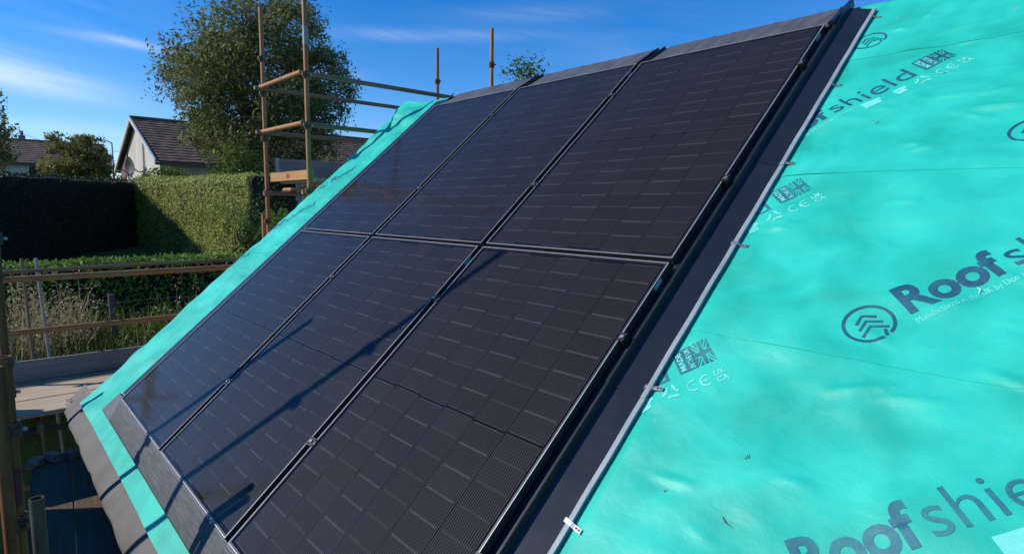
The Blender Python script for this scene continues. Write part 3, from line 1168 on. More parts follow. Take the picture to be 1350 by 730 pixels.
def build_flashings():
    # apron below the panels
    bounds = [(-0.42, 1.165), (1.150, 2.345), (2.330, 3.66)]
    labs = ['grey apron flashing below the panel column beside the verge strip', 'grey apron flashing below the middle panel column',
            'grey apron flashing below the panel column beside the wide black side tray']
    for k, (a, b) in enumerate(bounds):
        us = np.arange(a, b + 0.001, 0.012)
        vs_ = np.linspace(-0.165, -0.003, 15)

        def nf(u, v, k=k):
            t = (v + 0.165) / 0.162
            n = -0.086 + 0.076 * t ** 0.9
            n += 0.005 * float(fbm(np.array(u * 17 + k * 9.1), np.array(v * 4), 71, 3)) * (0.3 + t * (1 - t) * 3)
            if u < -0.05:                       # free end dresses down on to the membrane
                s = min(1, (-0.05 - u) / 0.12)
                n = n * (1 - s) + (-0.088) * s
            return n + 0.002 * k
        o = sheet_grid('apron_flashing', us, vs_, nf, M_['lead'])
        tag(o, labs[k], 'flashing', 'apron flashings along the lower edge of the panels')
        solidify(o, 0.002)
    # left side tray
    o = MB()
    prof = [(-0.375, -0.092), (-0.365, -0.086), (-0.12, -0.084), (-0.060, -0.078), (-0.040, -0.042), (-0.002, -0.041)]
    V, F = [], []
    for v in (0.01, RIDGE - 0.06):
        V += [P(u, v, n) for u, n in prof]
    for i in range(len(prof) - 1):
        F.append((i, i + 1, len(prof) + i + 1, len(prof) + i))
    o = mesh_obj('side_tray', V, F, M_['tray'])
    tag(o, 'black side tray between the panels and the verge strip', 'flashing')
    solidify(o, 0.0015)
    # wide right side trays in three lapped lengths
    spans = [(-0.16, 1.205), (1.195, 2.455), (2.445, RIDGE - 0.095)]
    labs = ['lowest length of wide black side tray beside the lower panels', 'middle length of wide black side tray at the row joint',
            'uppermost length of wide black side tray ending below the ridge']
    R0 = ARR_W - 0.03
    for k, (a, b) in enumerate(spans):
        dz = 0.0030 * k
        root = empty('side_tray', labs[k], 'flashing', P(3.58, a, MEM), 'wide black side trays')
        inv = Vector(P(3.58, a, MEM))
        prof = [(R0 + 0.028, -0.040), (3.524, -0.040), (3.526, -0.030), (3.533, -0.029), (3.536, -0.058), (3.634, -0.088)]
        V, F = [], []
        nv = 30
        for j in range(nv + 1):
            v = a + (b - a) * j / nv
            for u, n in prof:
                wob = 0.0012 * math.sin(v * 9 + u * 40) if 3.536 < u < 3.54 else 0
                V.append(P(u, v, n + dz + wob) - inv)
        w = len(prof)
        for j in range(nv):
            for i in range(w - 1):
                F.append((j * w + i, j * w + i + 1, (j + 1) * w + i + 1, (j + 1) * w + i))
        t = mesh_obj('tray', V, F, M_['tray'], root)
        solidify(t, 0.0012)
        # upturned hem of bare metal
        prof = [(3.6345, -0.0875), (3.636, -0.0866), (3.640, -0.0850), (3.6535, -0.0858), (3.6545, -0.088), (3.654, -0.095)]
        V, F = [], []
        for j in range(nv + 1):
            v = a + (b - a) * j / nv
            for u, n in prof:
                V.append(P(u + 0.0008 * math.sin(v * 21), v, n + dz) - inv)
        w = len(prof)
        for j in range(nv):
            for i in range(w - 1):
                F.append((j * w + i, j * w + i + 1, (j + 1) * w + i + 1, (j + 1) * w + i))
        mesh_obj('hem', V, F, M_['tray_edge'], root)
    V = [P(u, v, -0.0925) for v in (0.005, RIDGE - 0.3) for u in (-0.02, R0 + 0.05)]
    o = mesh_obj('under_tray', V, [(0, 1, 3, 2)], M_['tray'])
    tag(o, 'black waterproof tray lying under all the solar panels', 'flashing')
    solidify(o, 0.001)
    # drain channels that run up between the columns and stick out above the top flashing
    for k, (uc, lab) in enumerate(((PW + GX / 2, 'black drain channel between the verge-side and middle panel columns'),
                                   (2 * PW + 1.5 * GX, 'black drain channel between the middle and tray-side panel columns'))):
        prof = [(-0.030, -0.082), (-0.030, -0.018), (-0.026, -0.018), (-0.026, -0.074), (0.026, -0.074), (0.026, -0.018), (0.030, -0.018), (0.030, -0.082)]
        # below the panels the channel walls stay under the frames
        V, F = [], []
        for v, top in ((0.0, -0.040), (3.50, -0.040), (3.53, -0.004), (RIDGE - 0.045, -0.052)):
            for u, n in prof:
                V.append(P(uc + u, v, n if n < -0.05 else top))
        w = len(prof)
        for j in range(3):
            for i in range(w):
                F.append((j * w + i, j * w + (i + 1) % w, (j + 1) * w + (i + 1) % w, (j + 1) * w + i))
        F.append(tuple(range(w))[::-1])
        F.append(tuple(range(3 * w, 4 * w)))
        o = mesh_obj('drain_channel', V, F, M_['tray'])
        tag(o, lab, 'channel', 'drain channels between panel columns')
    # channel head at the right edge
    V, F = [], []
    prof = [(3.500, -0.084), (3.500, -0.004), (3.505, 0.0), (3.522, 0.0), (3.526, -0.004), (3.526, -0.084)]
    for v, dn in ((3.535, 0.0), (RIDGE - 0.01, -0.045)):
        for u, n in prof:
            V.append(P(u, v, n + (dn if n > -0.05 else 0)))
    w = len(prof)
    for i in range(w):
        F.append((i, (i + 1) % w, w + (i + 1) % w, w + i))
    F.append(tuple(range(w))[::-1])
    F.append(tuple(range(w, 2 * w)))
    o = mesh_obj('drain_channel', V, F, M_['tray'])
    tag(o, 'black channel head standing at the ridge beside the wide tray', 'channel', 'drain channels between panel columns')
    # top flashings
    labs = ['dark grey crinkled top flashing above the verge-side upper panel', 'dark grey crinkled top flashing above the middle upper panel',
            'dark grey crinkled top flashing above the tray-side upper panel']
    for k in range(3):
        a = k * (PW + GX) - (0.03 if k == 0 else -0.010)
        b = a + PW + (0.02 if k else 0.03)
        us = np.arange(a, b + 0.001, 0.015)
        vs_ = np.concatenate([np.linspace(3.515, RIDGE, 20), np.linspace(RIDGE + 0.015, RIDGE + 0.16, 8)])
        V, F = [], []
        for v in vs_:
            for u in us:
                t = min(1, (v - 3.515) / (RIDGE - 3.515))
                n = -0.016 - 0.088 * t + 0.007 * float(fbm(np.array(u * 9 + k * 5), np.array(v * 6), 91, 3))
                s = (u * 7.7 + k * 0.37) % 1.0
                n += 0.006 * max(0, 1 - abs(s - 0.5) * 22)      # folded seams
                V.append(Pm(u, v, n + 0.02 * (t if v <= RIDGE else 1)))
        w = len(us)
        for j in range(len(vs_) - 1):
            for i in range(w - 1):
                F.append((j * w + i, j * w + i + 1, (j + 1) * w + i + 1, (j + 1) * w + i))
        o = mesh_obj('top_flashing', V, F, M_['topflash'], smooth=True)
        tag(o, labs[k], 'flashing', 'top flashings between the panels and the ridge')
        solidify(o, 0.002)


build_flashings()


# ------------------------------------------------------------------ clips on the right hem
def build_clips():
    for k, (v, lab) in enumerate(((3.68, 'small zinc clip at the top end of the wide tray hem'), (3.058, 'small zinc clip on the tray hem near the thin-lettered print'),
                                  (2.468, 'small zinc clip on the tray hem at the upper tray lap'), (1.96, 'small zinc clip on the tray hem just above the row joint'),
                                  (1.244, 'small zinc clip on the tray hem at the lower tray lap'), (0.723, 'pale small zinc clip on the lowest tray hem'))):
        root = empty('flashing_clip', lab, 'clip', P(3.655, v, MEM), 'zinc clips holding the tray hem')
        R = Matrix.Translation(P(3.655, v, MEM)).inverted()
        hw = 0.0075
        nmem = float(mem_n(np.array(3.69), np.array(v), 2)) + 0.004
        prof = [(3.628, -0.0835), (3.634, -0.0825), (3.637, -0.0815), (3.657, -0.0825), (3.661, -0.086), (3.667, nmem), (3.695, nmem + 0.001)]
        V, F = [], []
        ang = 0.18 * math.sin(k * 2.1)
        for dv in (-hw, hw):
            for u, n in prof:
                V.append(R @ P(u, v + dv + (u - 3.65) * ang, n))
        w = len(prof)
        for i in range(w - 1):
            F.append((i, i + 1, w + i + 1, w + i))
        o = mesh_obj('strap', V, F, M_['zinc'] if k < 5 else M_['white'], root)
        solidify(o, 0.0012)
        for du in (3.675, 3.687):
            m = MB().tube(R @ P(du, v + (du - 3.65) * ang, nmem), R @ P(du, v + (du - 3.65) * ang, nmem + 0.004), 0.0035, 8)
            m.build('nail', M_['nail'], root)


build_clips()


def build_debris():
    """splinters and twigs dropped on the membrane"""
    for k, (u, v, ln, ang, sheet, mt, lab) in enumerate((
            (4.428, 1.832, 0.026, 1.9, 2, 'white', 'pale wood chip lying below the bold lettering'),
            (3.862, 0.937, 0.016, 0.4, 1, 'straw', 'tiny straw-coloured chip near the lowest zinc clip'),
            (4.061, 0.924, 0.040, -0.5, 1, 'bark', 'thin dark twig lying on the lower lettered course'),
            (4.035, 1.118, 0.018, 1.4, 1, 'bark', 'tiny dark splinter standing on the lower lettered course'),
            (3.93, 2.72, 0.020, 0.8, 3, 'straw', 'tiny straw-coloured chip below the thin half name'))):
        n = float(mem_n(np.array(u), np.array(v), sheet)) + 0.004
        du, dv = math.cos(ang) * ln / 2, math.sin(ang) * ln / 2
        m = MB().path([P(u - du, v - dv, n) - P(u, v, n), P(0.006 * math.sin(ang), -0.006 * math.cos(ang), 0.002), P(u + du, v + dv, n + 0.001) - P(u, v, n)], [0.0008, 0.0018, 0.0006], 5)
        o = m.build('wood_chip', M_[mt])
        o.location = P(u, v, n)
        tag(o, lab, 'debris', 'chips and twigs dropped on the membrane')


build_debris()


# ------------------------------------------------------------------ solar panels
def build_panels():
    FW = 0.0105
    fr = MB()
    for (x0, x1, y0, y1) in ((0, FW, 0, PH), (PW - FW, PW, 0, PH), (FW, PW - FW, 0, FW), (FW, PW - FW, PH - FW, PH)):
        fr.box(x0, x1, y0, y1, -0.035, -0.0006)
    fr_me = None
    # pale strips along the outer top edge, edge highlight put into their colour
    ar = MB()
    aw = 0.0025
    for (x0, x1, y0, y1) in ((0, aw, 0, PH), (PW - aw, PW, 0, PH), (aw, PW - aw, 0, aw), (aw, PW - aw, PH - aw, PH)):
        ar.box(x0, x1, y0, y1, -0.00055, 0.0)
    gl = MB()
    gl.add([(FW, FW, -0.003), (PW - FW, FW, -0.003), (PW - FW, PH - FW, -0.003), (FW, PH - FW, -0.003)], [(0, 1, 2, 3)])
    bk = MB().box(FW, PW - FW, FW, PH - FW, -0.0105, -0.0085)
    cw, ch = 0.1803, 0.0930
    cm = MB().box(-cw / 2, cw / 2, -ch / 2, ch / 2, -0.0004, 0.0004)
    col_lab = ['beside the verge strip', 'in the middle column', 'beside the wide black side tray']
    proto = None
    meshes = {}
    for r in range(2):
        for c in range(3):
            M = ROOF_M @ Matrix.Translation((c * (PW + GX), r * (PH + GY), 0))
            root = empty('solar_panel', '%s-row black solar panel %s' % (('lower', 'upper')[r], col_lab[c]), 'solar panel', group='black solar panels in two rows of three', mat=M)
            def put(name, mb, mat, key, loc=None):
                if key not in meshes:
                    o = mb.build(name, mat)
                    meshes[key] = o.data
                    o.parent = root
                else:
                    o = bpy.data.objects.new(name, meshes[key])
                    link(o, root)
                if loc:
                    o.location = loc
                return o
            fo = put('frame', fr, M_['frame'], 'frame')
            arr = bpy.data.objects.new('edge_glint', meshes['arris']) if 'arris' in meshes else None
            if arr is None:
                arr = ar.build('edge_glint', M_['frame_edge'])
                meshes['arris'] = arr.data
                arr.parent = fo
            else:
                link(arr, fo)
            put('backsheet', bk, M_['back'], 'back')
            put('glass_cover', gl, M_['glass'], 'glass')
            px = (PW - 2 * 0.021) / 6
            py = (PH - 2 * 0.024 - 0.009) / 18
            for i in range(6):
                for j in range(18):
                    x = 0.021 + px * (i + 0.5)
                    y = 0.024 + py * (j + 0.5) + (0.009 if j >= 9 else 0) + (0.0030 if i % 2 else -0.0030)
                    key = 'cell_b' if (i + (j // 9)) % 2 else 'cell_a'
                    put('solar_cell', cm, M_[key], key, (x, y, -0.0062))
            # maker's sticker on the side of the frame
            st = MB().box(PW + 0.0005, PW + 0.0012, PH - 0.13, PH - 0.075, -0.026, -0.006)
            put('sticker', st, M_['sticker'], 'sticker')


build_panels()


# ------------------------------------------------------------------ clamps
def build_clamps():
    vq = (0.486, 1.363, 2.262, 3.150)
    hl = ('a quarter up the lower panels', 'near the top of the lower panels', 'a quarter up the upper panels', 'near the top of the upper panels')
    cols = ((PW + GX / 2, 'in the verge-side gap', 'mid'), (2 * PW + 1.5 * GX, 'in the tray-side gap', 'mid'), (ARR_W + 0.011, 'on the tray-side frame edge', 'end'))
    for uc, cl, kind in cols:
        for v, h in zip(vq, hl):
            M = ROOF_M @ Matrix.Translation((uc, v, 0))
            root = empty('panel_clamp', 'black clamp %s, %s' % (cl, h), 'clamp', group='black clamps holding the panels', mat=M)
            b = MB()
            hw = GX / 2 if kind == 'mid' else 0.011
            b.box(-hw + 0.004, hw - 0.004, -0.02, 0.02, -0.07, 0.0005)
            b.build('block', M_['clamp'], root)
            b = MB()
            for y in (-0.017, 0.009):
                if kind == 'mid':
                    b.box(-hw - 0.006, hw + 0.006, y, y + 0.008, 0.001, 0.0045)
                else:
                    b.box(-hw - 0.010, hw + 0.002, y, y + 0.008, 0.001, 0.0045)
            b.build('grip', M_['clamp'], root)
            b = MB().tube((0, 0.0, 0.0005), (0, 0.0, 0.007), 0.006, 10)
            b.build('bolt', M_['bolt'], root)
            if kind == 'end':
                b = MB().tube((0.014, -0.012, -0.05), (0.030, -0.016, -0.05), 0.009, 10, inner=0.005)
                b.build('collar', M_['zinc'], root)


build_clamps()


# ------------------------------------------------------------------ scaffolding
TR = 0.0242


class Scaffold:
    def __init__(self, label, loc):
        self.o = empty('scaffold', label, 'scaffolding', loc)
        self.off = Vector(loc)

    def tube(self, name, a, b, mat, r=TR, hollow=False):
        m = MB().tube(Vector(a) - self.off, Vector(b) - self.off, r, 20, inner=r * 0.82 if hollow else None)
        return autosmooth(m.build(name, mat, self.o), 0.8)

    def coupler(self, p, axis=(0, 0, 1), side=(1, 0, 0)):
        p = Vector(p) - self.off
        ax, sd = Vector(axis).normalized(), Vector(side).normalized()
        m = MB().tube(p - ax * 0.033, p + ax * 0.033, 0.036, 14)
        up = ax.cross(sd)
        m.tube(p + sd * 0.02 - up * 0.03, p + sd * 0.02 + up * 0.03 + up * 0.012, 0.016, 8)
        m.tube(p + sd * 0.045 - ax * 0.02, p + sd * 0.045 + ax * 0.02, 0.020, 10)
        c = autosmooth(m.build('coupler', M_['coupler'], self.o), 0.8)
        b = MB().tube(p + up * 0.030, p + up * 0.058, 0.010, 6)
        b.build('bolt', M_['bolt'], c)
        return c


XI, XO = -1.2, -2.4
YA, YB, YC = -0.6, 1.915, 4.36
DECK1, DECK2 = -0.35, 1.64


def build_gable_scaffold():
    s = Scaffold('rusty tube scaffold with two lifts standing along the gable verge', (-1.8, 1.9, -2.6))
    R, G = M_['rust'], M_['rust_grey']
    # standards
    s.tube('standard', (XI, YB, ground_z(XI, YB)), (XI, YB, 4.15), R, hollow=True)
    s.tube('standard', (XO, YB, -2.6), (XO, YB, 3.59), R, hollow=True)
    s.tube('standard', (XO, YC, -2.6), (XO, YC, 3.58), G, hollow=True)
    s.tube('standard', (XI, YC, -2.6), (XI, YC, 3.60), R, hollow=True)
    s.tube('standard', (XI, YA, -2.6), (XI, YA, 0.30), M_['rust_dark'], hollow=True)
    s.tube('standard', (XO, YA - 0.03, -2.6), (XO, YA - 0.03, 0.95), R, hollow=True)
    # galvanised sleeve on the near upright
    s.tube('sleeve', (XI, YB, 2.95), (XI, YB, 3.13), M_['galv'], TR + 0.0015)
    dx = 0.05
    # upper lift: guard rails along and across
    for z, x, y0, y1, m in ((2.68, XI - dx, YB - 0.02, YC + 0.4, G), (2.675, XO + dx, YB - 0.12, YC + 0.4, G), (2.175, XI - dx, YB - 0.02, YC + 0.3, G), (2.18, XO + dx, YB - 0.12, YC + 0.4, G)):
        s.tube('guard_rail', (x, y0, z), (x, y1, z), m)
    for z in (2.68, 2.18):
        s.tube('transom', (XI + 0.10, YB - 0.05, z), (XO - 0.16, YB - 0.05, z), R) if False else s.tube('transom', (XI, YB - 0.05, z), (XO - 0.02, YB - 0.05, z + 0.01), R)
    for y in (YB + 0.25, YB + 0.75, YB + 1.25, YC - 0.05):
        s.tube('transom', (XI + 0.1, y, DECK2 - 0.105), (XO - 0.12, y, DECK2 - 0.105), R)
    for x in (XI - dx, XO + dx):
        s.tube('ledger', (x, YB - 0.06, DECK2 - 0.155), (x, YC + 0.4, DECK2 - 0.155), G)
    # lower lift
    s.tube('guard_rail', (XO + dx, YA - 0.25, 0.640), (XO + dx, YB + 0.2, 0.640), M_['rust'], 0.030)
    s.tube('guard_rail', (XO - dx, YA - 0.3, 0.70), (XO - dx, YB + 0.2, 0.725), M_['rust_grey'], 0.017)
    s.tube('guard_rail', (XO + dx, YA - 0.1, 0.140), (XO + dx, YB + 0.2, 0.135), M_['rust'], 0.028)
    for x in (XI - dx, XO + dx):
        s.tube('ledger', (x, YA - 1.5, DECK1 - 0.15), (x, YB + 0.3, DECK1 - 0.15), M_['rust_dark'])
    for y in (-1.0, -0.4, 0.4, 1.2, 1.8):
        s.tube('transom', (XI + 0.12, y, DECK1 - 0.10), (XO - 0.12, y, DECK1 - 0.10), M_['rust'])
    # couplers
    for (x, y, z) in ((XI, YB, 3.42), (XI, YB, 2.66), (XI, YB, 2.16), (XI, YB, 1.50), (XO, YB, 3.02), (XO, YB, 2.63), (XO, YB, 2.12), (XO, YB, 1.49), (XO, YB, 1.16),
                      (XO, YC, 3.124), (XI, YC, 3.156), (XO, YA - 0.03, 0.66), (XO, YA - 0.03, 0.16), (XI, YA, 0.12), (XI, YA, -0.48)):
        s.coupler((x, y, z), (0, 0, 1), (0.5, -0.85, 0))
    # a second short tube lashed beside the outer upright
    s.tube('spare_tube', (XO - 0.07, YB - 0.03, 0.3), (XO - 0.07, YB - 0.03, 1.24), M_['rust'], hollow=True)
    return s


def board(name, label, cat, group, size, loc, mat, rotz=0.0, tilt=0.0, band=None):
    """a scaffold board: chamfered plank with slight warp, hoop-iron bands on the ends"""
    lx, ly, lz = size
    root = empty(name, label, cat, loc, group)
    root.rotation_euler = (tilt, 0, rotz)
    b = MB().bevbox(-lx / 2, lx / 2, -ly / 2, ly / 2, 0, lz, 0.004)
    b.build('plank', mat, root)
    ax = 0 if lx > ly else 1
    for s in (-1, 1):
        e = MB()
        if ax == 0:
            e.box(s * (lx / 2 - 0.02) - 0.014, s * (lx / 2 - 0.02) + 0.014, -ly / 2 - 0.0015, ly / 2 + 0.0015, -0.0015, lz + 0.0015)
        else:
            e.box(-lx / 2 - 0.0015, lx / 2 + 0.0015, s * (ly / 2 - 0.02) - 0.014, s * (ly / 2 - 0.02) + 0.014, -0.0015, lz + 0.0015)
        e.build('end_band', M_['zinc'] if band is None else band, root)
    return root


def build_boards():
    # lower gable lift, boards along Y
    for k in range(5):
        x = XI - 0.06 - 0.1125 - k * 0.231
        board('scaffold_board', 'pale sunlit scaffold board, %s, on the lower gable lift' % ('next to the roof verge', 'second from the roof verge', 'in the middle of the row', 'second from the toe board', 'against the toe board')[k], 'scaffold board', 'boards of the lower gable lift',
              (0.225, 3.9, 0.038), (x, 0.02 + 0.05 * (k % 3), DECK1 - 0.038 - 0.004 * (k % 2)), M_['board_y'], rotz=0.006 * ((k * 7) % 3 - 1))
    board('toe_board', 'dark grey toe board on edge along the lower gable lift', 'toe board', None, (0.038, 3.7, 0.2), (XO + 0.005, 0.15, DECK1 + 0.004), M_['toe'])
    # offcut batten lying at the corner
    board('batten', 'short pale timber offcut at the corner of the lower gable lift', 'batten', None, (0.09, 0.05, 0.045), (-1.30, -0.17, DECK1 + 0.004), M_['board_x'], rotz=0.3)
    # upper gable lift
    for k in range(4):
        x = XI - 0.10 - 0.1125 - k * 0.231
        board('scaffold_board', 'shaded scaffold board, %s, on the upper gable lift' % ('next to the roof verge', 'second from the roof verge', 'second from the toe board', 'against the toe board')[k], 'scaffold board', 'boards of the upper gable lift',
              (0.225, 3.2, 0.038), (x, YB + 1.68, DECK2 - 0.04), M_['board_y'])
    board('toe_board', 'grey toe board on edge along the upper gable lift', 'toe board', None, (0.038, 3.4, 0.2), (XO + 0.06, YB + 1.78, DECK2 + 0.055), M_['toe'])
    e = board('toe_board', 'orange end board with a red stamp across the upper gable lift', 'toe board', None, (1.14, 0.038, 0.10), ((XI + XO) / 2, YB + 0.045, DECK2 - 0.02), M_['orange_board'])
    st = MB().box(-0.08, 0.02, -0.0205, -0.0195, 0.028, 0.075)
    st.build('stamp', M_['bandred'], e)
    # eave lift main boards, along X
    for k in range(5):
        y = -0.74 - 0.1125 - k * 0.231
        board('scaffold_board', 'pale scaffold board, %s, on the eave lift' % ('next to the inner tubes', 'second from the inner tubes', 'in the middle of the row', 'second from the outer tube', 'next to the outer tube')[k], 'scaffold board', 'boards of the eave lift',
              (4.4, 0.225, 0.038), (0.75, y, DECK1 - 0.038 - 0.003 * (k % 2)), M_['board_x'])
    # two boards below the eave on the inner bracket, shade put into their colour
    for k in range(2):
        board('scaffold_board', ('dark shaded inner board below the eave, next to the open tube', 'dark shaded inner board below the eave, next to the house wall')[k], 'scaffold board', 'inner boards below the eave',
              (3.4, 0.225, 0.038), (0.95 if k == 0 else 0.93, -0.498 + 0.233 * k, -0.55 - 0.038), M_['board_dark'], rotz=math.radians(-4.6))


def build_eave_scaffold():
    s = Scaffold('rusty tube scaffold with short inner tubes standing along the eave', (0.6, -1.2, -2.6))
    R = M_['rust']
    s.tube('standard', (0.38, -1.81, -2.6), (0.38, -1.81, 3.58), R, hollow=True)
    s.tube('standard', (2.9, -1.81, -2.6), (2.9, -1.81, 0.9), R, hollow=True)
    s.tube('standard', (0.45, -0.597, -2.6), (0.45, -0.597, 1.75), M_['rust_deep'], hollow=True)
    s.tube('standard', (1.66, -0.618, -0.6), (1.66, -0.618, 0.73), M_['rust_deep'], hollow=True)
    s.tube('standard', (1.702, -0.647, -2.6), (1.702, -0.647, 0.70), M_['rust_deep'], hollow=True)
    s.tube('standard', (2.0, -0.566, -2.6), (2.0, -0.566, 0.24), M_['rust_dark'], hollow=True)
    s.tube('paint_band', (0.45, -0.597, 0.02), (0.45, -0.597, 0.16), M_['redpaint'], TR + 0.0008)
    s.tube('paint_band', (1.66, -0.618, 0.10), (1.66, -0.618, 0.26), M_['redpaint'], TR + 0.0008)
    for x in (-0.9, 0.52, 1.78, 2.8):
        s.tube('transom', (x, -2.0, DECK1 - 0.105), (x, -0.55, DECK1 - 0.105), R)
    s.tube('ledger', (-2.5, -1.76, DECK1 - 0.16), (3.2, -1.76, DECK1 - 0.16), R)
    s.tube('ledger', (-2.5, -0.66, DECK1 - 0.16), (3.2, -0.66, DECK1 - 0.16), M_['rust_dark'])
    s.tube('bracket', (-0.4, -0.66, -0.62), (-0.4, -0.10, -0.62), R)
    s.tube('bracket', (1.9, -0.66, -0.62), (1.9, -0.10, -0.62), R)
    for (x, y, z) in ((0.38, -1.81, 2.66), (0.38, -1.81, 2.16), (0.45, -0.597, 0.45), (0.45, -0.597, 0.28), (0.45, -0.597, -0.45), (1.66, -0.618, 0.42), (1.66, -0.618, 0.02), (0.45, -0.597, 1.15)):
        s.coupler((x, y, z), (0, 0, 1), (0.9, -0.4, 0))


build_gable_scaffold()
build_eave_scaffold()
build_boards()


def build_site_bits():
    # unseen tile stacks added to shade the inner boards, gap for a lit streak
    for k, (x0, x1, lab) in enumerate(((-1.8, -0.40, 'short tile stack added out of view to shade the inner eave boards'), (-0.13, 2.6, 'long tile stack added out of view to shade the inner eave boards'))):
        root = empty('shade_stack', lab, 'shade blocker', ((x0 + x1) / 2, -1.15, DECK1))
        off = Vector(((x0 + x1) / 2, -1.15, DECK1))
        n = int((x1 - x0) / 0.035)
        proto = None
        for i in range(n):
            x = x0 + (i + 0.5) * (x1 - x0) / n - off.x
            if proto is None:
                proto = MB().bevbox(-0.012, 0.012, -0.165, 0.165, 0.003, 0.50, 0.003).build('stack_tile', M_['shade_tile'], root)
                o = proto
            else:
                o = proto.copy()
                link(o)
                o.parent = root
            o.location = (x, 0.008 * math.sin(i * 3.1), 0.0)
            o.rotation_euler = (0, 0.05 + 0.01 * math.sin(i * 1.7), 0)
    # broken bricks at the end of the inner boards
    spots = [(-0.62, -0.36, 0.5), (-0.60, -0.22, 1.9), (-0.63, -0.08, 0.2), (-0.58, -0.47, 2.6)]
    labs = ['broken brick in the middle of the inner eave boards, beside the seam', 'broken brick beyond the seam between the inner eave boards', 'broken brick closest to the house wall on the inner eave boards', 'broken brick closest to the open tube on the inner eave boards']
    for k, (x, y, r) in enumerate(spots):
        bm = bmesh.new()
        bmesh.ops.create_icosphere(bm, subdivisions=2, radius=1)
        for q in bm.verts:
            f = 0.75 + 0.5 * float(vnoise(np.array(q.co.x * 1.7 + k * 5), np.array(q.co.y * 1.7 + q.co.z * 2.3), 13))
            q.co = Vector((max(-0.72, min(0.72, q.co.x)) * 0.085 * f, max(-0.7, min(0.7, q.co.y)) * 0.06 * f, (max(-0.7, min(0.7, q.co.z)) + 0.6) * 0.042 * f))
        me = bpy.data.meshes.new('broken_brick')
        bm.to_mesh(me)
        bm.free()
        me.materials.append(M_['brick'])
        o = link(bpy.data.objects.new('broken_brick', me))
        o.location = (x, y, -0.552)
        o.rotation_euler = (0, 0, r)
        tag(o, labs[k], 'brick', 'broken bricks on the inner boards')


build_site_bits()


# ------------------------------------------------------------------ vegetation
def hedge_obj(name, label, path, width, height, leafmat, leafsize, density, group=None, round_=0.25, bulge=0.06, seed=0, nbias=0.6):
    """clipped hedge along a polyline; rounded box section; leaf-sized faces over a dark core"""
    a, b = Vector(path[0]), Vector(path[1])
    d = b - a
    L = d.length
    d2 = Vector((d.x, d.y, 0)).normalized()
    nrm = Vector((d2.y, -d2.x, 0))
    root = empty(name, label, 'hedge', (a + b) / 2, group)
    off = (a + b) / 2
    # section profile (s = sideways, z = up), perimeter param
    hw = width / 2
    sec = []
    nseg = 5
    sec.append((-hw, 0.0))
    sec.append((-hw * 1.02, height * 0.5))
    for k in range(nseg + 1):
        t = math.pi - k * (math.pi / 2) / nseg
        sec.append((-hw + round_ + round_ * math.cos(t), height - round_ + round_ * math.sin(t)))
    for k in range(nseg + 1):
        t = math.pi / 2 - k * (math.pi / 2) / nseg
        sec.append((hw - round_ + round_ * math.cos(t), height - round_ + round_ * math.sin(t)))
    sec.append((hw * 1.02, height * 0.5))
    sec.append((hw, 0.0))
    sec = np.array(sec)
    seglen = np.linalg.norm(np.diff(sec, axis=0), axis=1)
    cum = np.concatenate([[0], np.cumsum(seglen)])
    per = cum[-1]

    def surf(t, p):
        """t metres along, p metres round the section -> point, normal"""
        s = np.interp(p, cum, sec[:, 0])
        z = np.interp(p, cum, sec[:, 1])
        e = 0.02
        ds = np.interp(p + e, cum, sec[:, 0]) - np.interp(p - e, cum, sec[:, 0])
        dz = np.interp(p + e, cum, sec[:, 1]) - np.interp(p - e, cum, sec[:, 1])
        l = np.hypot(ds, dz) + 1e-9
        ns, nz = -dz / l, ds / l
        nn = bulge * (fbm(t * 1.1 + seed, p * 1.1, 101 + seed, 3) * 2)
        s2, z2 = s + ns * nn, z + nz * nn
        # rounded ends
        base = np.array(a)[None] + np.array(d)[None] * (t / L)[:, None]
        P3 = base + np.array(nrm)[None] * s2[:, None]
        P3[:, 2] += z2
        N3 = np.array(nrm)[None] * ns[:, None]
        N3[:, 2] += nz
        return P3, N3
    # near-black hull set just inside the leaves
    T = np.arange(0, L + 0.15, 0.15)
    Pp = np.linspace(0, per, 26)
    tt, pp = np.meshgrid(T, Pp, indexing='ij')
    pts, nor = surf(tt.ravel(), pp.ravel())
    pts = pts - nor * (0.06 + leafsize * 0.5) - np.array(off)
    w = len(Pp)
    F = []
    for i in range(len(T) - 1):
        for k in range(w - 1):
            F.append((i * w + k, i * w + k + 1, (i + 1) * w + k + 1, (i + 1) * w + k))
    F.append(tuple(range(w)))
    F.append(tuple(range((len(T) - 1) * w, len(T) * w))[::-1])
    mesh_obj('dark_core', pts, F, M_['core'], root, smooth=True)
    n = int(density * L * per)
    t = rng.uniform(0, L, n)
    p = rng.uniform(0, per, n)
    C0, N0 = surf(t, p)
    C0 = C0 + N0 * (np.abs(rng.normal(size=(n, 1))) * 0.03 - 0.05) + rng.normal(size=(n, 3)) * 0.01
    # leaves on the two ends
    m = int(density * width * height)
    for end, sgn in ((0, -1), (L, 1)):
        s = rng.uniform(-hw, hw, m)
        z = rng.uniform(0, height, m)
        keep = (np.abs(s) < hw - round_) | (z < height - round_) | ((np.abs(s) - hw + round_) ** 2 + (z - height + round_) ** 2 < round_ ** 2)
        s, z = s[keep], z[keep]
        base = np.array(a) + np.array(d) * (end / L)
        E = base[None] + np.array(nrm)[None] * s[:, None] + np.array(d2)[None] * (sgn * (0.02 + 0.05 * rng.random(len(s))))[:, None]
        E[:, 2] += z
        C0 = np.concatenate([C0, E])
        N0 = np.concatenate([N0, np.tile(np.array(d2) * sgn, (len(s), 1))])
    leaves('foliage', C0 - np.array(off), leafsize, leafmat, root, 0.5, 0.35, N0, nbias)
    return root


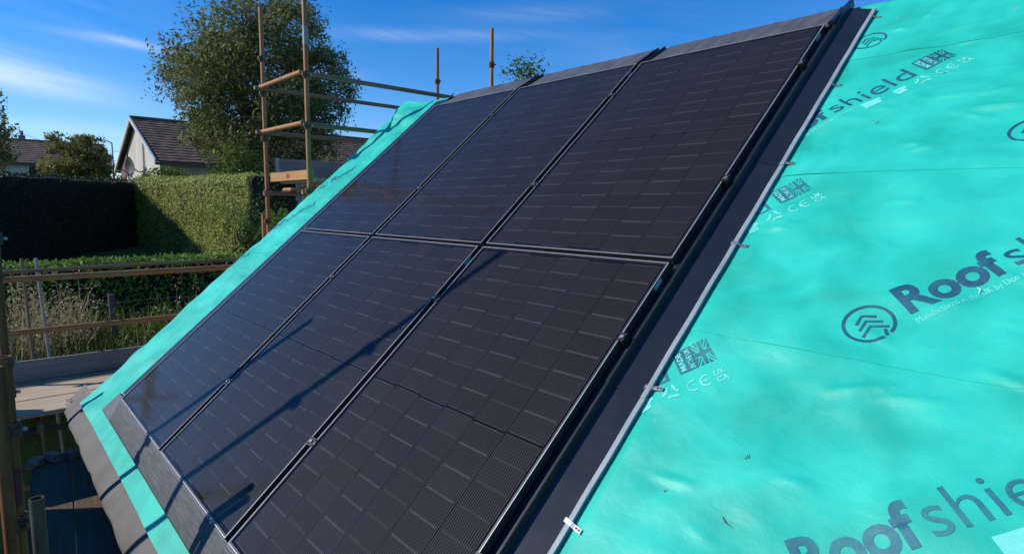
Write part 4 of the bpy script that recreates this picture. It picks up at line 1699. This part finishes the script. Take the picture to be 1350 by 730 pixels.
def tree(name, label, base, height, crown_c, crown_r, n_clump, per_clump, leafsize, leafmat, trunk_r=0.16, sigma=0.28, group=None, aspect=0.4, droop=0.3, stems=3, seed=1, shell=0.55):
    r_ = np.random.default_rng(seed)
    root = empty(name, label, 'tree', base, group)
    base = Vector(base)
    cc = Vector(crown_c)
    # clump centres
    cl = []
    while len(cl) < n_clump:
        q = r_.uniform(-1, 1, 3)
        l = np.linalg.norm(q)
        if l > 1 or l < 0.15:
            continue
        if r_.random() > (shell + (1 - shell) * l ** 1.5):
            continue
        f = 0.86 + 0.24 * r_.random()
        cl.append(np.array([q[0] * crown_r[0] * f, q[1] * crown_r[1] * f, q[2] * crown_r[2] * f]))
    cl = np.array(cl)
    # uneven outline: carve a few bites
    for k in range(6):
        dirv = r_.normal(size=3)
        dirv /= np.linalg.norm(dirv)
        pos = dirv * np.array(crown_r) * 1.02
        cl = cl[np.linalg.norm((cl - pos) / np.array(crown_r), axis=1) > 0.30]
    cl = cl + np.array(cc - base)
    # trunk and limbs
    tm = MB()
    fork = Vector((0, 0, (cc.z - crown_r[2] * 0.75) - base.z))
    fork.z = max(fork.z, 0.25 * height * 0.5)
    tm.path([(0, 0, -0.2), (0.03, 0.02, fork.z * 0.5), fork], [trunk_r * 1.25, trunk_r, trunk_r * 0.85], 10)
    tm.build('trunk', M_['bark'], root, True)
    lm = MB()
    mains = []
    for k in range(stems + 3):
        t = 2 * math.pi * k / (stems + 3) + r_.random()
        e = Vector((math.cos(t) * crown_r[0] * 0.45, math.sin(t) * crown_r[1] * 0.45, cc.z - base.z + crown_r[2] * (0.05 + 0.5 * r_.random())))
        mid = fork.lerp(e, 0.5) + Vector((r_.normal() * 0.12, r_.normal() * 0.12, 0.1)) - Vector((e.x, e.y, 0)) * 0.12
        lm.path([fork - Vector((0, 0, 0.15)), mid, e], [trunk_r * 0.6, trunk_r * 0.4, trunk_r * 0.16], 7)
        mains += [fork.lerp(mid, 0.6), mid, mid.lerp(e, 0.5), e]
    for q in cl:
        q = Vector(q)
        j = min(mains, key=lambda s: (s - q).length + 0.6 * max(0, s.z - q.z))
        mid = j.lerp(q, 0.55) + Vector((0, 0, 0.10))
        lm.path([j, mid, q], [trunk_r * 0.16, trunk_r * 0.10, trunk_r * 0.03], 5)
    lm.build('limbs', M_['bark'], root, True)
    C0 = np.repeat(cl, per_clump, 0)
    sg = sigma * r_.uniform(0.6, 1.3, size=(len(cl), 1))
    C0 = C0 + r_.normal(size=C0.shape).clip(-1.7, 1.7) * np.repeat(sg, per_clump, 0) * np.array([1, 1, 0.75])
    # stray sprays
    leaves('crown', C0, leafsize, leafmat, root, aspect, 0.35, droop=droop)
    return root


def shrub(name, label, base, r, n, leafsize, leafmat, cat='shrub', group=None, seed=1):
    r_ = np.random.default_rng(seed)
    root = empty(name, label, cat, base, group)
    q = r_.normal(size=(n, 3))
    q /= np.linalg.norm(q, axis=1, keepdims=True)
    q[:, 2] = np.abs(q[:, 2]) * 1.0
    rad = r_.uniform(0.55, 1.0, (n, 1)) ** 0.6
    lump = 0.78 + 0.5 * vnoise(np.arctan2(q[:, 1], q[:, 0]) * 1.6 + seed, q[:, 2] * 3, seed)[:, None]
    C0 = q * rad * lump * np.array(r)
    leaves('foliage', C0, leafsize, leafmat, root, 0.5, 0.35)
    st = MB()
    for k in range(9):
        e = Vector(q[k] * 0.8 * np.array(r))
        st.path([(0, 0, -0.1), e * 0.5 + Vector((0, 0, 0.05)), e], [0.03, 0.02, 0.008], 5)
    st.build('stems', M_['bark'], root, True)
    return root


def build_vegetation():
    # low clipped hedge beyond the gable scaffold
    hedge_obj('low_hedge', 'low bright green clipped hedge beyond the scaffold guard rails', ((-6.25, -5.5, -0.62), (-6.25, 7.4, -0.60)), 0.9, 1.10, M_['hedge_top'], 0.060, 900, None, 0.22, 0.05, 5, 1.2)
    zg = ground_z(-14, 0) - 0.1
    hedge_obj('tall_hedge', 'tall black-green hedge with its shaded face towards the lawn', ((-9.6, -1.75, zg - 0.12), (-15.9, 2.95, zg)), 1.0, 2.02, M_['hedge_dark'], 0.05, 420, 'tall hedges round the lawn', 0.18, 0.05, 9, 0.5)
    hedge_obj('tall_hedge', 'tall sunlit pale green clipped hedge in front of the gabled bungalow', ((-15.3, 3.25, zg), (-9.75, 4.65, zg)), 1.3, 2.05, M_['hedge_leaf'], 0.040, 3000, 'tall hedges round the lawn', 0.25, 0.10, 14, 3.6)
    tree('rowan_tree', 'big dark spreading tree behind the sunlit hedge', camdir(-71.2, 22.0, 0.3), 9, camdir(-70.3, 22.0, 5.5), (2.75, 2.75, 3.05), 320, 185, 0.135, M_['tree_leaf'], 0.17, 0.30, None, 0.36, 0.35, 4, 3, 0.45)
    tree('autumn_tree', 'small round olive-brown tree between the two tiled houses', camdir(-83.8, 42, 0.6), 5, camdir(-83.85, 42, 3.55), (1.85, 1.85, 1.7), 90, 110, 0.17, M_['tree_leaf2'], 0.10, 0.24, None, 0.5, 0.1, 3, 8)
    tree('dark_tree', 'dark leafy tree beside the distant long tiled house', camdir(-90.0, 31, 0.5), 5, camdir(-90.1, 31, 4.1), (1.35, 1.35, 2.0), 80, 110, 0.14, M_['tree_leaf'], 0.10, 0.24, None, 0.45, 0.2, 3, 12)
    tree('back_tree', 'sparse pale tree whose tip shows over the ridge', camdir(-45.6, 17, -2.6), 7, camdir(-45.6, 17, 3.75), (1.1, 1.1, 1.65), 60, 130, 0.10, M_['bush_leaf'], 0.08, 0.22, None, 0.42, -0.2, 3, 21)
    shrub('round_bush', 'bright green leafy bush under the big tree', camdir(-72.8, 19.0, 0.6), (0.80, 0.80, 2.75), 6000, 0.085, M_['bush_leaf'], seed=2)
    shrub('round_bush', 'small yellow-green bush against the white gable', camdir(-77.9, 24.0, 1.9), (0.85, 0.85, 0.72), 1500, 0.10, M_['bush_leaf'], seed=4)
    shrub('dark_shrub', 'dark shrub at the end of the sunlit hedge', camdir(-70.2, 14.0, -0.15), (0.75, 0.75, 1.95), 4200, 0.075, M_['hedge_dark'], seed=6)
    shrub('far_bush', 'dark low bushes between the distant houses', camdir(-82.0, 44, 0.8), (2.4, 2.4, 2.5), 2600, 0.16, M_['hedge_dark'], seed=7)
    shrub('roof_bush', 'olive bush growing in front of the gabled bungalow eave', camdir(-64.6, 25.0, 0.6), (1.4, 1.4, 2.55), 4200, 0.10, M_['tree_leaf2'], seed=9)
    # fern-like shrub below the upper gable lift
    b = camdir(-68.6, 10.8, -0.5)
    root = empty('fern_shrub', 'bright green feathery fern shrub below the upper scaffold lift', 'shrub', b)
    Cc, Aa, Bb = [], [], []
    for k in range(46):
        t = rng.uniform(0, 2 * math.pi)
        ln = rng.uniform(0.75, 1.35)
        up = rng.uniform(0.7, 1.35)
        sx, sy = rng.normal(0, 0.30, 2)
        d = np.array([math.cos(t), math.sin(t)])
        for i in range(26):
            s = i / 25
            p = np.array([sx + d[0] * ln * s * 0.75, sy + d[1] * ln * s * 0.75, 1.25 + up * s - 0.75 * s * s * up * 0.75])
            tang = np.array([d[0] * 0.75 * ln, d[1] * 0.75 * ln, up * (1 - 1.1 * s)])
            tang /= np.linalg.norm(tang)
            side = np.cross(tang, [0, 0, 1])
            side /= np.linalg.norm(side) + 1e-6
            w = 0.15 * (1 - s * 0.8) * (0.4 + min(1, s * 6))
            for sg in (-1, 1):
                ax = side * sg * 0.85 + tang * 0.5
                Cc.append(p + ax * w * 0.5)
                Aa.append(ax * w * 0.5)
                Bb.append(tang * 0.012)
    quads_obj('fronds', np.array(Cc), np.array(Aa), np.array(Bb), M_['fern'], root)
    st = MB().path([(0, 0, -0.3), (0.02, 0, 0.6), (0, 0, 1.32)], [0.09, 0.08, 0.06], 7)
    st.build('stem', M_['bark'], root, True)


def blades(name, label, n, xr, yr, hr, width, mat, lean=0.25, zoff=-0.02, heads=False, bias=None):
    x = rng.uniform(*xr, n)
    y = rng.uniform(*yr, n)
    if bias is not None:
        keep = vnoise(x * 1.1, y * 1.5, bias) + rng.normal(0, 0.08, n) - 0.04 * np.clip(y - 0.8, 0, 4) > 0.45
        x, y = x[keep], y[keep]
        n = len(x)
    z = np.array([ground_z(a, b) for a, b in zip(x, y)]) + zoff
    h = rng.uniform(*hr, n) * (0.6 + 0.8 * rng.random(n))
    ang = rng.uniform(0, 2 * math.pi, n)
    ln = lean * np.abs(rng.normal(size=n))
    dx, dy = np.cos(ang), np.sin(ang)
    V, F = [], []
    sx, sy = -dy * width / 2, dx * width / 2
    seg = [0, 0.4, 0.75, 1.0]
    pts = np.empty((n, 7, 3))
    for k, s in enumerate(seg[:3]):
        px = x + dx * ln * h * s * s
        py = y + dy * ln * h * s * s
        pz = z + h * s * (1 - 0.25 * ln * s)
        w = 1 - 0.5 * s
        pts[:, 2 * k, :] = np.stack([px - sx * w, py - sy * w, pz], -1)
        pts[:, 2 * k + 1, :] = np.stack([px + sx * w, py + sy * w, pz], -1)
    pts[:, 6, :] = np.stack([x + dx * ln * h, y + dy * ln * h, z + h * (1 - 0.25 * ln)], -1)
    me = bpy.data.meshes.new(name)
    base = np.arange(n)[:, None] * 7
    quads = np.concatenate([base + np.array([0, 1, 3, 2]), base + np.array([2, 3, 5, 4])], 0)
    tris = base + np.array([4, 5, 6])
    faces = [tuple(q) for q in quads.tolist()] + [tuple(q) for q in tris.tolist()]
    me.from_pydata(pts.reshape(-1, 3).tolist(), [], faces)
    me.materials.append(mat)
    o = link(bpy.data.objects.new(name, me))
    tag(o, label, 'grass', kind='stuff')
    if heads:
        k = 7
        C0 = np.repeat(pts[:, 6, :], k, 0) + rng.normal(size=(n * k, 3)) * np.array([0.02, 0.02, 0.06])
        o2 = leaves('seed_heads', C0, 0.035, mat, o, 0.35)
        o2['kind'] = 'stuff'
    return o


build_vegetation()
blades('dry_grass', 'tall dry straw-coloured grass below the low hedge', 5200, (-4.9, -3.25), (-2.5, 5.5), (0.30, 0.80), 0.010, M_['straw'], 0.35, heads=True, bias=3)
blades('green_weeds', 'green weeds and grass along the top of the bank', 11000, (-5.6, -3.05), (-3.0, 5.8), (0.12, 0.42), 0.018, M_['weed'], 0.6)
blades('lawn_grass', 'mown lawn grass beyond the low hedge', 14000, (-13, -6.8), (-3.0, 5.8), (0.03, 0.07), 0.02, M_['weed'], 0.5)


def weed_leaves():
    n = 16000
    x = rng.uniform(-5.2, -3.0, n)
    y = rng.uniform(-3, 5.6, n)
    k = vnoise(x * 2.2, y * 1.7, 88)
    z = np.array([ground_z(a, b) for a, b in zip(x, y)]) + rng.random(n) * (0.08 + 0.34 * k)
    o = leaves('weed_leaves', np.stack([x, y, z], -1), 0.055, M_['weed'], None, 0.45)
    tag(o, 'broad-leaved green weeds among the dry grass', 'weeds', kind='stuff')


weed_leaves()


# ------------------------------------------------------------------ fence in the weeds
def build_fence():
    spots = [(-4.1, 0.55, 0.75, 0.02), (-4.0, -1.6, 0.9, -0.03), (-4.0, 3.6, 0.85, 0.03)]
    labs = ['grey timber fence post in the weeds behind the guard rails', 'grey timber fence post in the weeds beyond the eave scaffold', 'grey timber fence post in the weeds below the fern shrub']
    root = empty('wire_fence', 'old post and wire fence in the weeds in front of the low hedge', 'fence', (-4.0, 0, -0.6))
    for (x, y, h, t) in spots:
        z = ground_z(x, y)
        m = MB().bevbox(-0.035, 0.035, -0.035, 0.035, -0.3, h, 0.006, Matrix.Translation((x + 4.0, y, z + 0.6)) @ Matrix.Rotation(t, 4, 'X'))
        m.build('post', M_['post_wood'], root)
    for z in (0.25, 0.5, 0.75):
        m = MB().path([(0.05, -1.6, z - 0.02), (0.05, -0.3, z - 0.05), (0.05, 1.05, z - 0.02), (0.05, 2.3, z - 0.05), (0.05, 3.6, z - 0.02)], [0.0025] * 5, 5)
        m.build('wire', M_['galv'], root)
    # two thin leaning steel stakes
    for k, (ya, yb, m) in enumerate(((-0.36, -0.27, 'rust_grey'), (-0.25, -0.10, 'galv'))):
        a = Vector((-2.75, yb, ground_z(-2.75, 0) - 0.2))
        t = MB().tube(Vector((0, 0, 0)), Vector((-0.02, ya - yb, 0.80 - a.z)), 0.014, 10)
        o = t.build('steel_stake', M_[m])
        o.location = a
        tag(o, ('rusty thin steel stake leaning on the lower guard rail', 'bright galvanised thin steel stake leaning on the lower guard rail')[k], 'stake', 'steel stakes')


build_fence()


# ------------------------------------------------------------------ neighbouring houses
def gable_house(name, label, x_ridge, y0, y1, half, z_eave, z_ridge, z_ground, over=0.45, rows=16, wallmat='gable', barge=True):
    root = empty(name, label, 'house', (x_ridge, (y0 + y1) / 2, z_ground))
    off = Vector((x_ridge, (y0 + y1) / 2, z_ground))
    hw = half - 0.35
    slope = (z_ridge - z_eave) / half
    zt = z_eave - 0.14
    ya, yb = y0 + over, y1 - over
    # walls with gables
    zw = z_ridge - slope * hw - 0.12
    m = MB()
    pts = [(x_ridge - hw, z_ground - 0.3), (x_ridge + hw, z_ground - 0.3), (x_ridge + hw, zw), (x_ridge, z_ridge - 0.12), (x_ridge - hw, zw)]
    vs = [Vector((x, ya, z)) - off for x, z in pts] + [Vector((x, yb, z)) - off for x, z in pts]
    m.add(vs, [(0, 1, 2, 3, 4), (9, 8, 7, 6, 5), (0, 5, 6, 1), (1, 6, 7, 2), (4, 9, 5, 0)])
    m.build('wall', M_[wallmat], root)
    # stepped courses of tiles, each its own part
    L = math.hypot(half, z_ridge - z_eave)
    for s in (-1, 1):
        rf = empty('roof_slope', None, None)
        bpy.data.objects.remove(rf)
        for k in range(rows):
            t0, t1 = k / rows, (k + 1) / rows + 0.012
            xa = x_ridge + s * half * (1 - t0)
            za = z_eave + (z_ridge - z_eave) * t0
            xb = x_ridge + s * half * (1 - min(1, t1))
            zb = z_eave + (z_ridge - z_eave) * min(1, t1)
            th = 0.045
            c = MB()
            ny = 26
            V, F = [], []
            for i in range(ny * 2 + 1):
                y = y0 + (y1 - y0) * i / (ny * 2)
                wob = 0.010 * (i % 2) + 0.006 * math.sin(k * 5.1 + i * 2.3)
                V += [Vector((xa, y, za + th + wob)) - off, Vector((xb, y, zb + 0.008 + wob * 0.5)) - off, Vector((xa, y, za - 0.01)) - off]
            for i in range(ny * 2):
                a = i * 3
                F += [(a, a + 1, a + 4, a + 3), (a + 2, a, a + 3, a + 5)]
            c.add(V, F)
            c.build('tile_course', M_['tile'], root)
    # ridge tiles
    rt = MB().path([(0, y0 - off.y, z_ridge + 0.03 - off.z), (0, y1 - off.y, z_ridge + 0.03 - off.z)], [0.09, 0.09], 10)
    rt.build('ridge_cap', M_['tile'], root)
    # barge boards and soffit at both gables
    for y in (y0, y1):
        yy = y - off.y
        for s in (-1, 1):
            bm_ = MB()
            vs = []
            for dy in (-0.03, 0.03):
                vs += [Vector((s * half * 1.02, yy + dy, z_eave - off.z - 0.10)), Vector((s * half * 1.02, yy + dy, z_eave - off.z + 0.06)),
                       Vector((0, yy + dy, z_ridge - off.z + 0.06)), Vector((0, yy + dy, z_ridge - off.z - 0.10))]
            bm_.add(vs, [(0, 1, 2, 3), (7, 6, 5, 4), (0, 4, 5, 1), (1, 5, 6, 2), (2, 6, 7, 3), (3, 7, 4, 0)])
            bm_.build('barge_board', M_['barge'], root)
    for s in (-1, 1):
        g = MB().box(s * half - 0.06, s * half + 0.06, y0 - off.y, y1 - off.y, z_eave - off.z - 0.13, z_eave - off.z - 0.02)
        g.build('gutter', M_['dish'], root)
    return root, off


def build_houses():
    root, off = gable_house('bungalow', 'white gabled bungalow with long brown tiled roof and satellite dish', -24.8, 4.40, 16.3, 4.2, 2.92, 4.90, 0.35, 0.22)
    ya = 4.40 + 0.22 - off.y
    # brown boarding under the far verge of the gable
    m = MB()
    vs = []
    for dy in (-0.05, -0.01):
        vs += [Vector((-3.83, ya + dy, 1.55)), Vector((-2.2, ya + dy, 2.6)), Vector((-2.2, ya + dy, 3.32)), Vector((-3.83, ya + dy, 2.56))]
    m.add(vs, [(0, 1, 2, 3), (7, 6, 5, 4), (0, 4, 5, 1), (1, 5, 6, 2), (2, 6, 7, 3), (3, 7, 4, 0)])
    m.build('boarding', M_['brown_board'], root)
    # down pipe line and dish
    m = MB().tube((1.25, ya - 0.04, 0.0), (1.25, ya - 0.04, 3.6), 0.03, 8)
    m.build('pipe', M_['barge'], root)
    dish = MB()
    V, F = [], []
    rings, seg = 5, 20
    for r in range(rings + 1):
        for i in range(seg):
            t = 2 * math.pi * i / seg
            rr = 0.40 * r / rings
            V.append(Vector((math.cos(t) * rr, -0.16 + 0.16 * (r / rings) ** 2 * -1.0 + 0.12, math.sin(t) * rr * 1.1)))
    for r in range(rings):
        for i in range(seg):
            j = (i + 1) % seg
            F.append((r * seg + i, r * seg + j, (r + 1) * seg + j, (r + 1) * seg + i))
    R = Matrix.Translation((0.95, ya - 0.32, 2.45)) @ Matrix.Rotation(math.radians(12), 4, 'Z')
    dish.add([R @ q for q in V], F)
    d = dish.build('satellite_dish', M_['dish'], root, True)
    arm = MB().path([(0.95, ya - 0.02, 2.3), (0.95, ya - 0.2, 2.3), R @ Vector((0, -0.05, 0))], [0.025, 0.025, 0.025], 6)
    arm.path([R @ Vector((0, -0.08, -0.40)), R @ Vector((0, -0.5, -0.05))], [0.02, 0.02], 6)
    arm.build('arm', M_['dish'], d)
    # vent pipe and roof end
    m = MB().tube((3.55, 8.2 - 2.1, 2.3), (3.55, 8.2 - 2.1, 3.75), 0.10, 10)
    m.build('vent_pipe', M_['galv'], root)
    # windows on the camera side
    for y in (-3.2, 0.4):
        w = MB().box(3.86, 3.90, y - 0.7, y + 0.7, 0.95, 2.1)
        f = w.build('window', M_['white'], root)
        p = MB().box(3.902, 3.91, y - 0.62, y + 0.62, 1.02, 2.03)
        p.build('pane', M_['glassdark'], f)
    # distant long house
    root, off = gable_house('terrace_house', 'distant long house with low brown tiled roof behind the dark hedge', -47.0, -8.5, 6.5, 4.4, 3.75, 5.45, 0.7, 0.3, 12, 'render')
    for y, wd, mt in ((-0.9, 1.5, 'glassdark'), (1.2, 1.5, 'glassdark'), (3.5, 1.2, 'glassdark'), (5.0, 1.6, 'paleblue')):
        w = MB().box(4.06, 4.10, y - wd / 2, y + wd / 2, 1.6, 2.95)
        f = w.build('window', M_['white'], root)
        p = MB().box(4.102, 4.11, y - wd / 2 + 0.07, y + wd / 2 - 0.07, 1.67, 2.88)
        p.build('pane', M_[mt], f)


build_houses()


def build_street():
    # lamp post
    b = camdir(-81.6, 46, 0.6)
    root = empty('street_lamp', 'thin grey street lamp between the distant houses', 'lamp post', b)
    MB().path([(0, 0, -0.3), (0, 0, 2.2), (0, 0, 4.55)], [0.07, 0.06, 0.045], 8).build('column', M_['galv'], root, True)
    MB().path([(0, 0, 4.55), (-0.02, -0.25, 4.68), (-0.03, -0.55, 4.70)], [0.04, 0.035, 0.03], 7).build('arm', M_['galv'], root, True)
    MB().bevbox(-0.10, 0.06, -1.0, -0.5, 4.64, 4.76, 0.03).build('lantern', M_['dish'], root)
    # telegraph pole with cross arm and wires
    b = camdir(-87.1, 62, 0.9)
    root = empty('telegraph_pole', 'dark telegraph pole with wires behind the distant long house', 'pole', b)
    MB().path([(0, 0, -0.3), (0, 0, 3), (0, 0, 6.1)], [0.15, 0.14, 0.12], 8).build('pole', M_['bark'], root, True)
    MB().box(-0.08, 0.08, -0.22, 0.22, 5.25, 5.75).build('box', M_['bark'], root)
    e1 = camdir(-80.2, 56, 4.4) - b
    e2 = camdir(-96, 60, 7.2) - b
    for k, e in enumerate((e1, e2, e1 + Vector((0, 0, 0.9)))):
        mid = Vector((0, 0, 5.9)).lerp(e, 0.5) - Vector((0, 0, 0.35))
        MB().path([(0, 0, 5.9 - 0.2 * k), mid, e], [0.018] * 3, 5).build('wire', M_['dish'], root)


build_street()
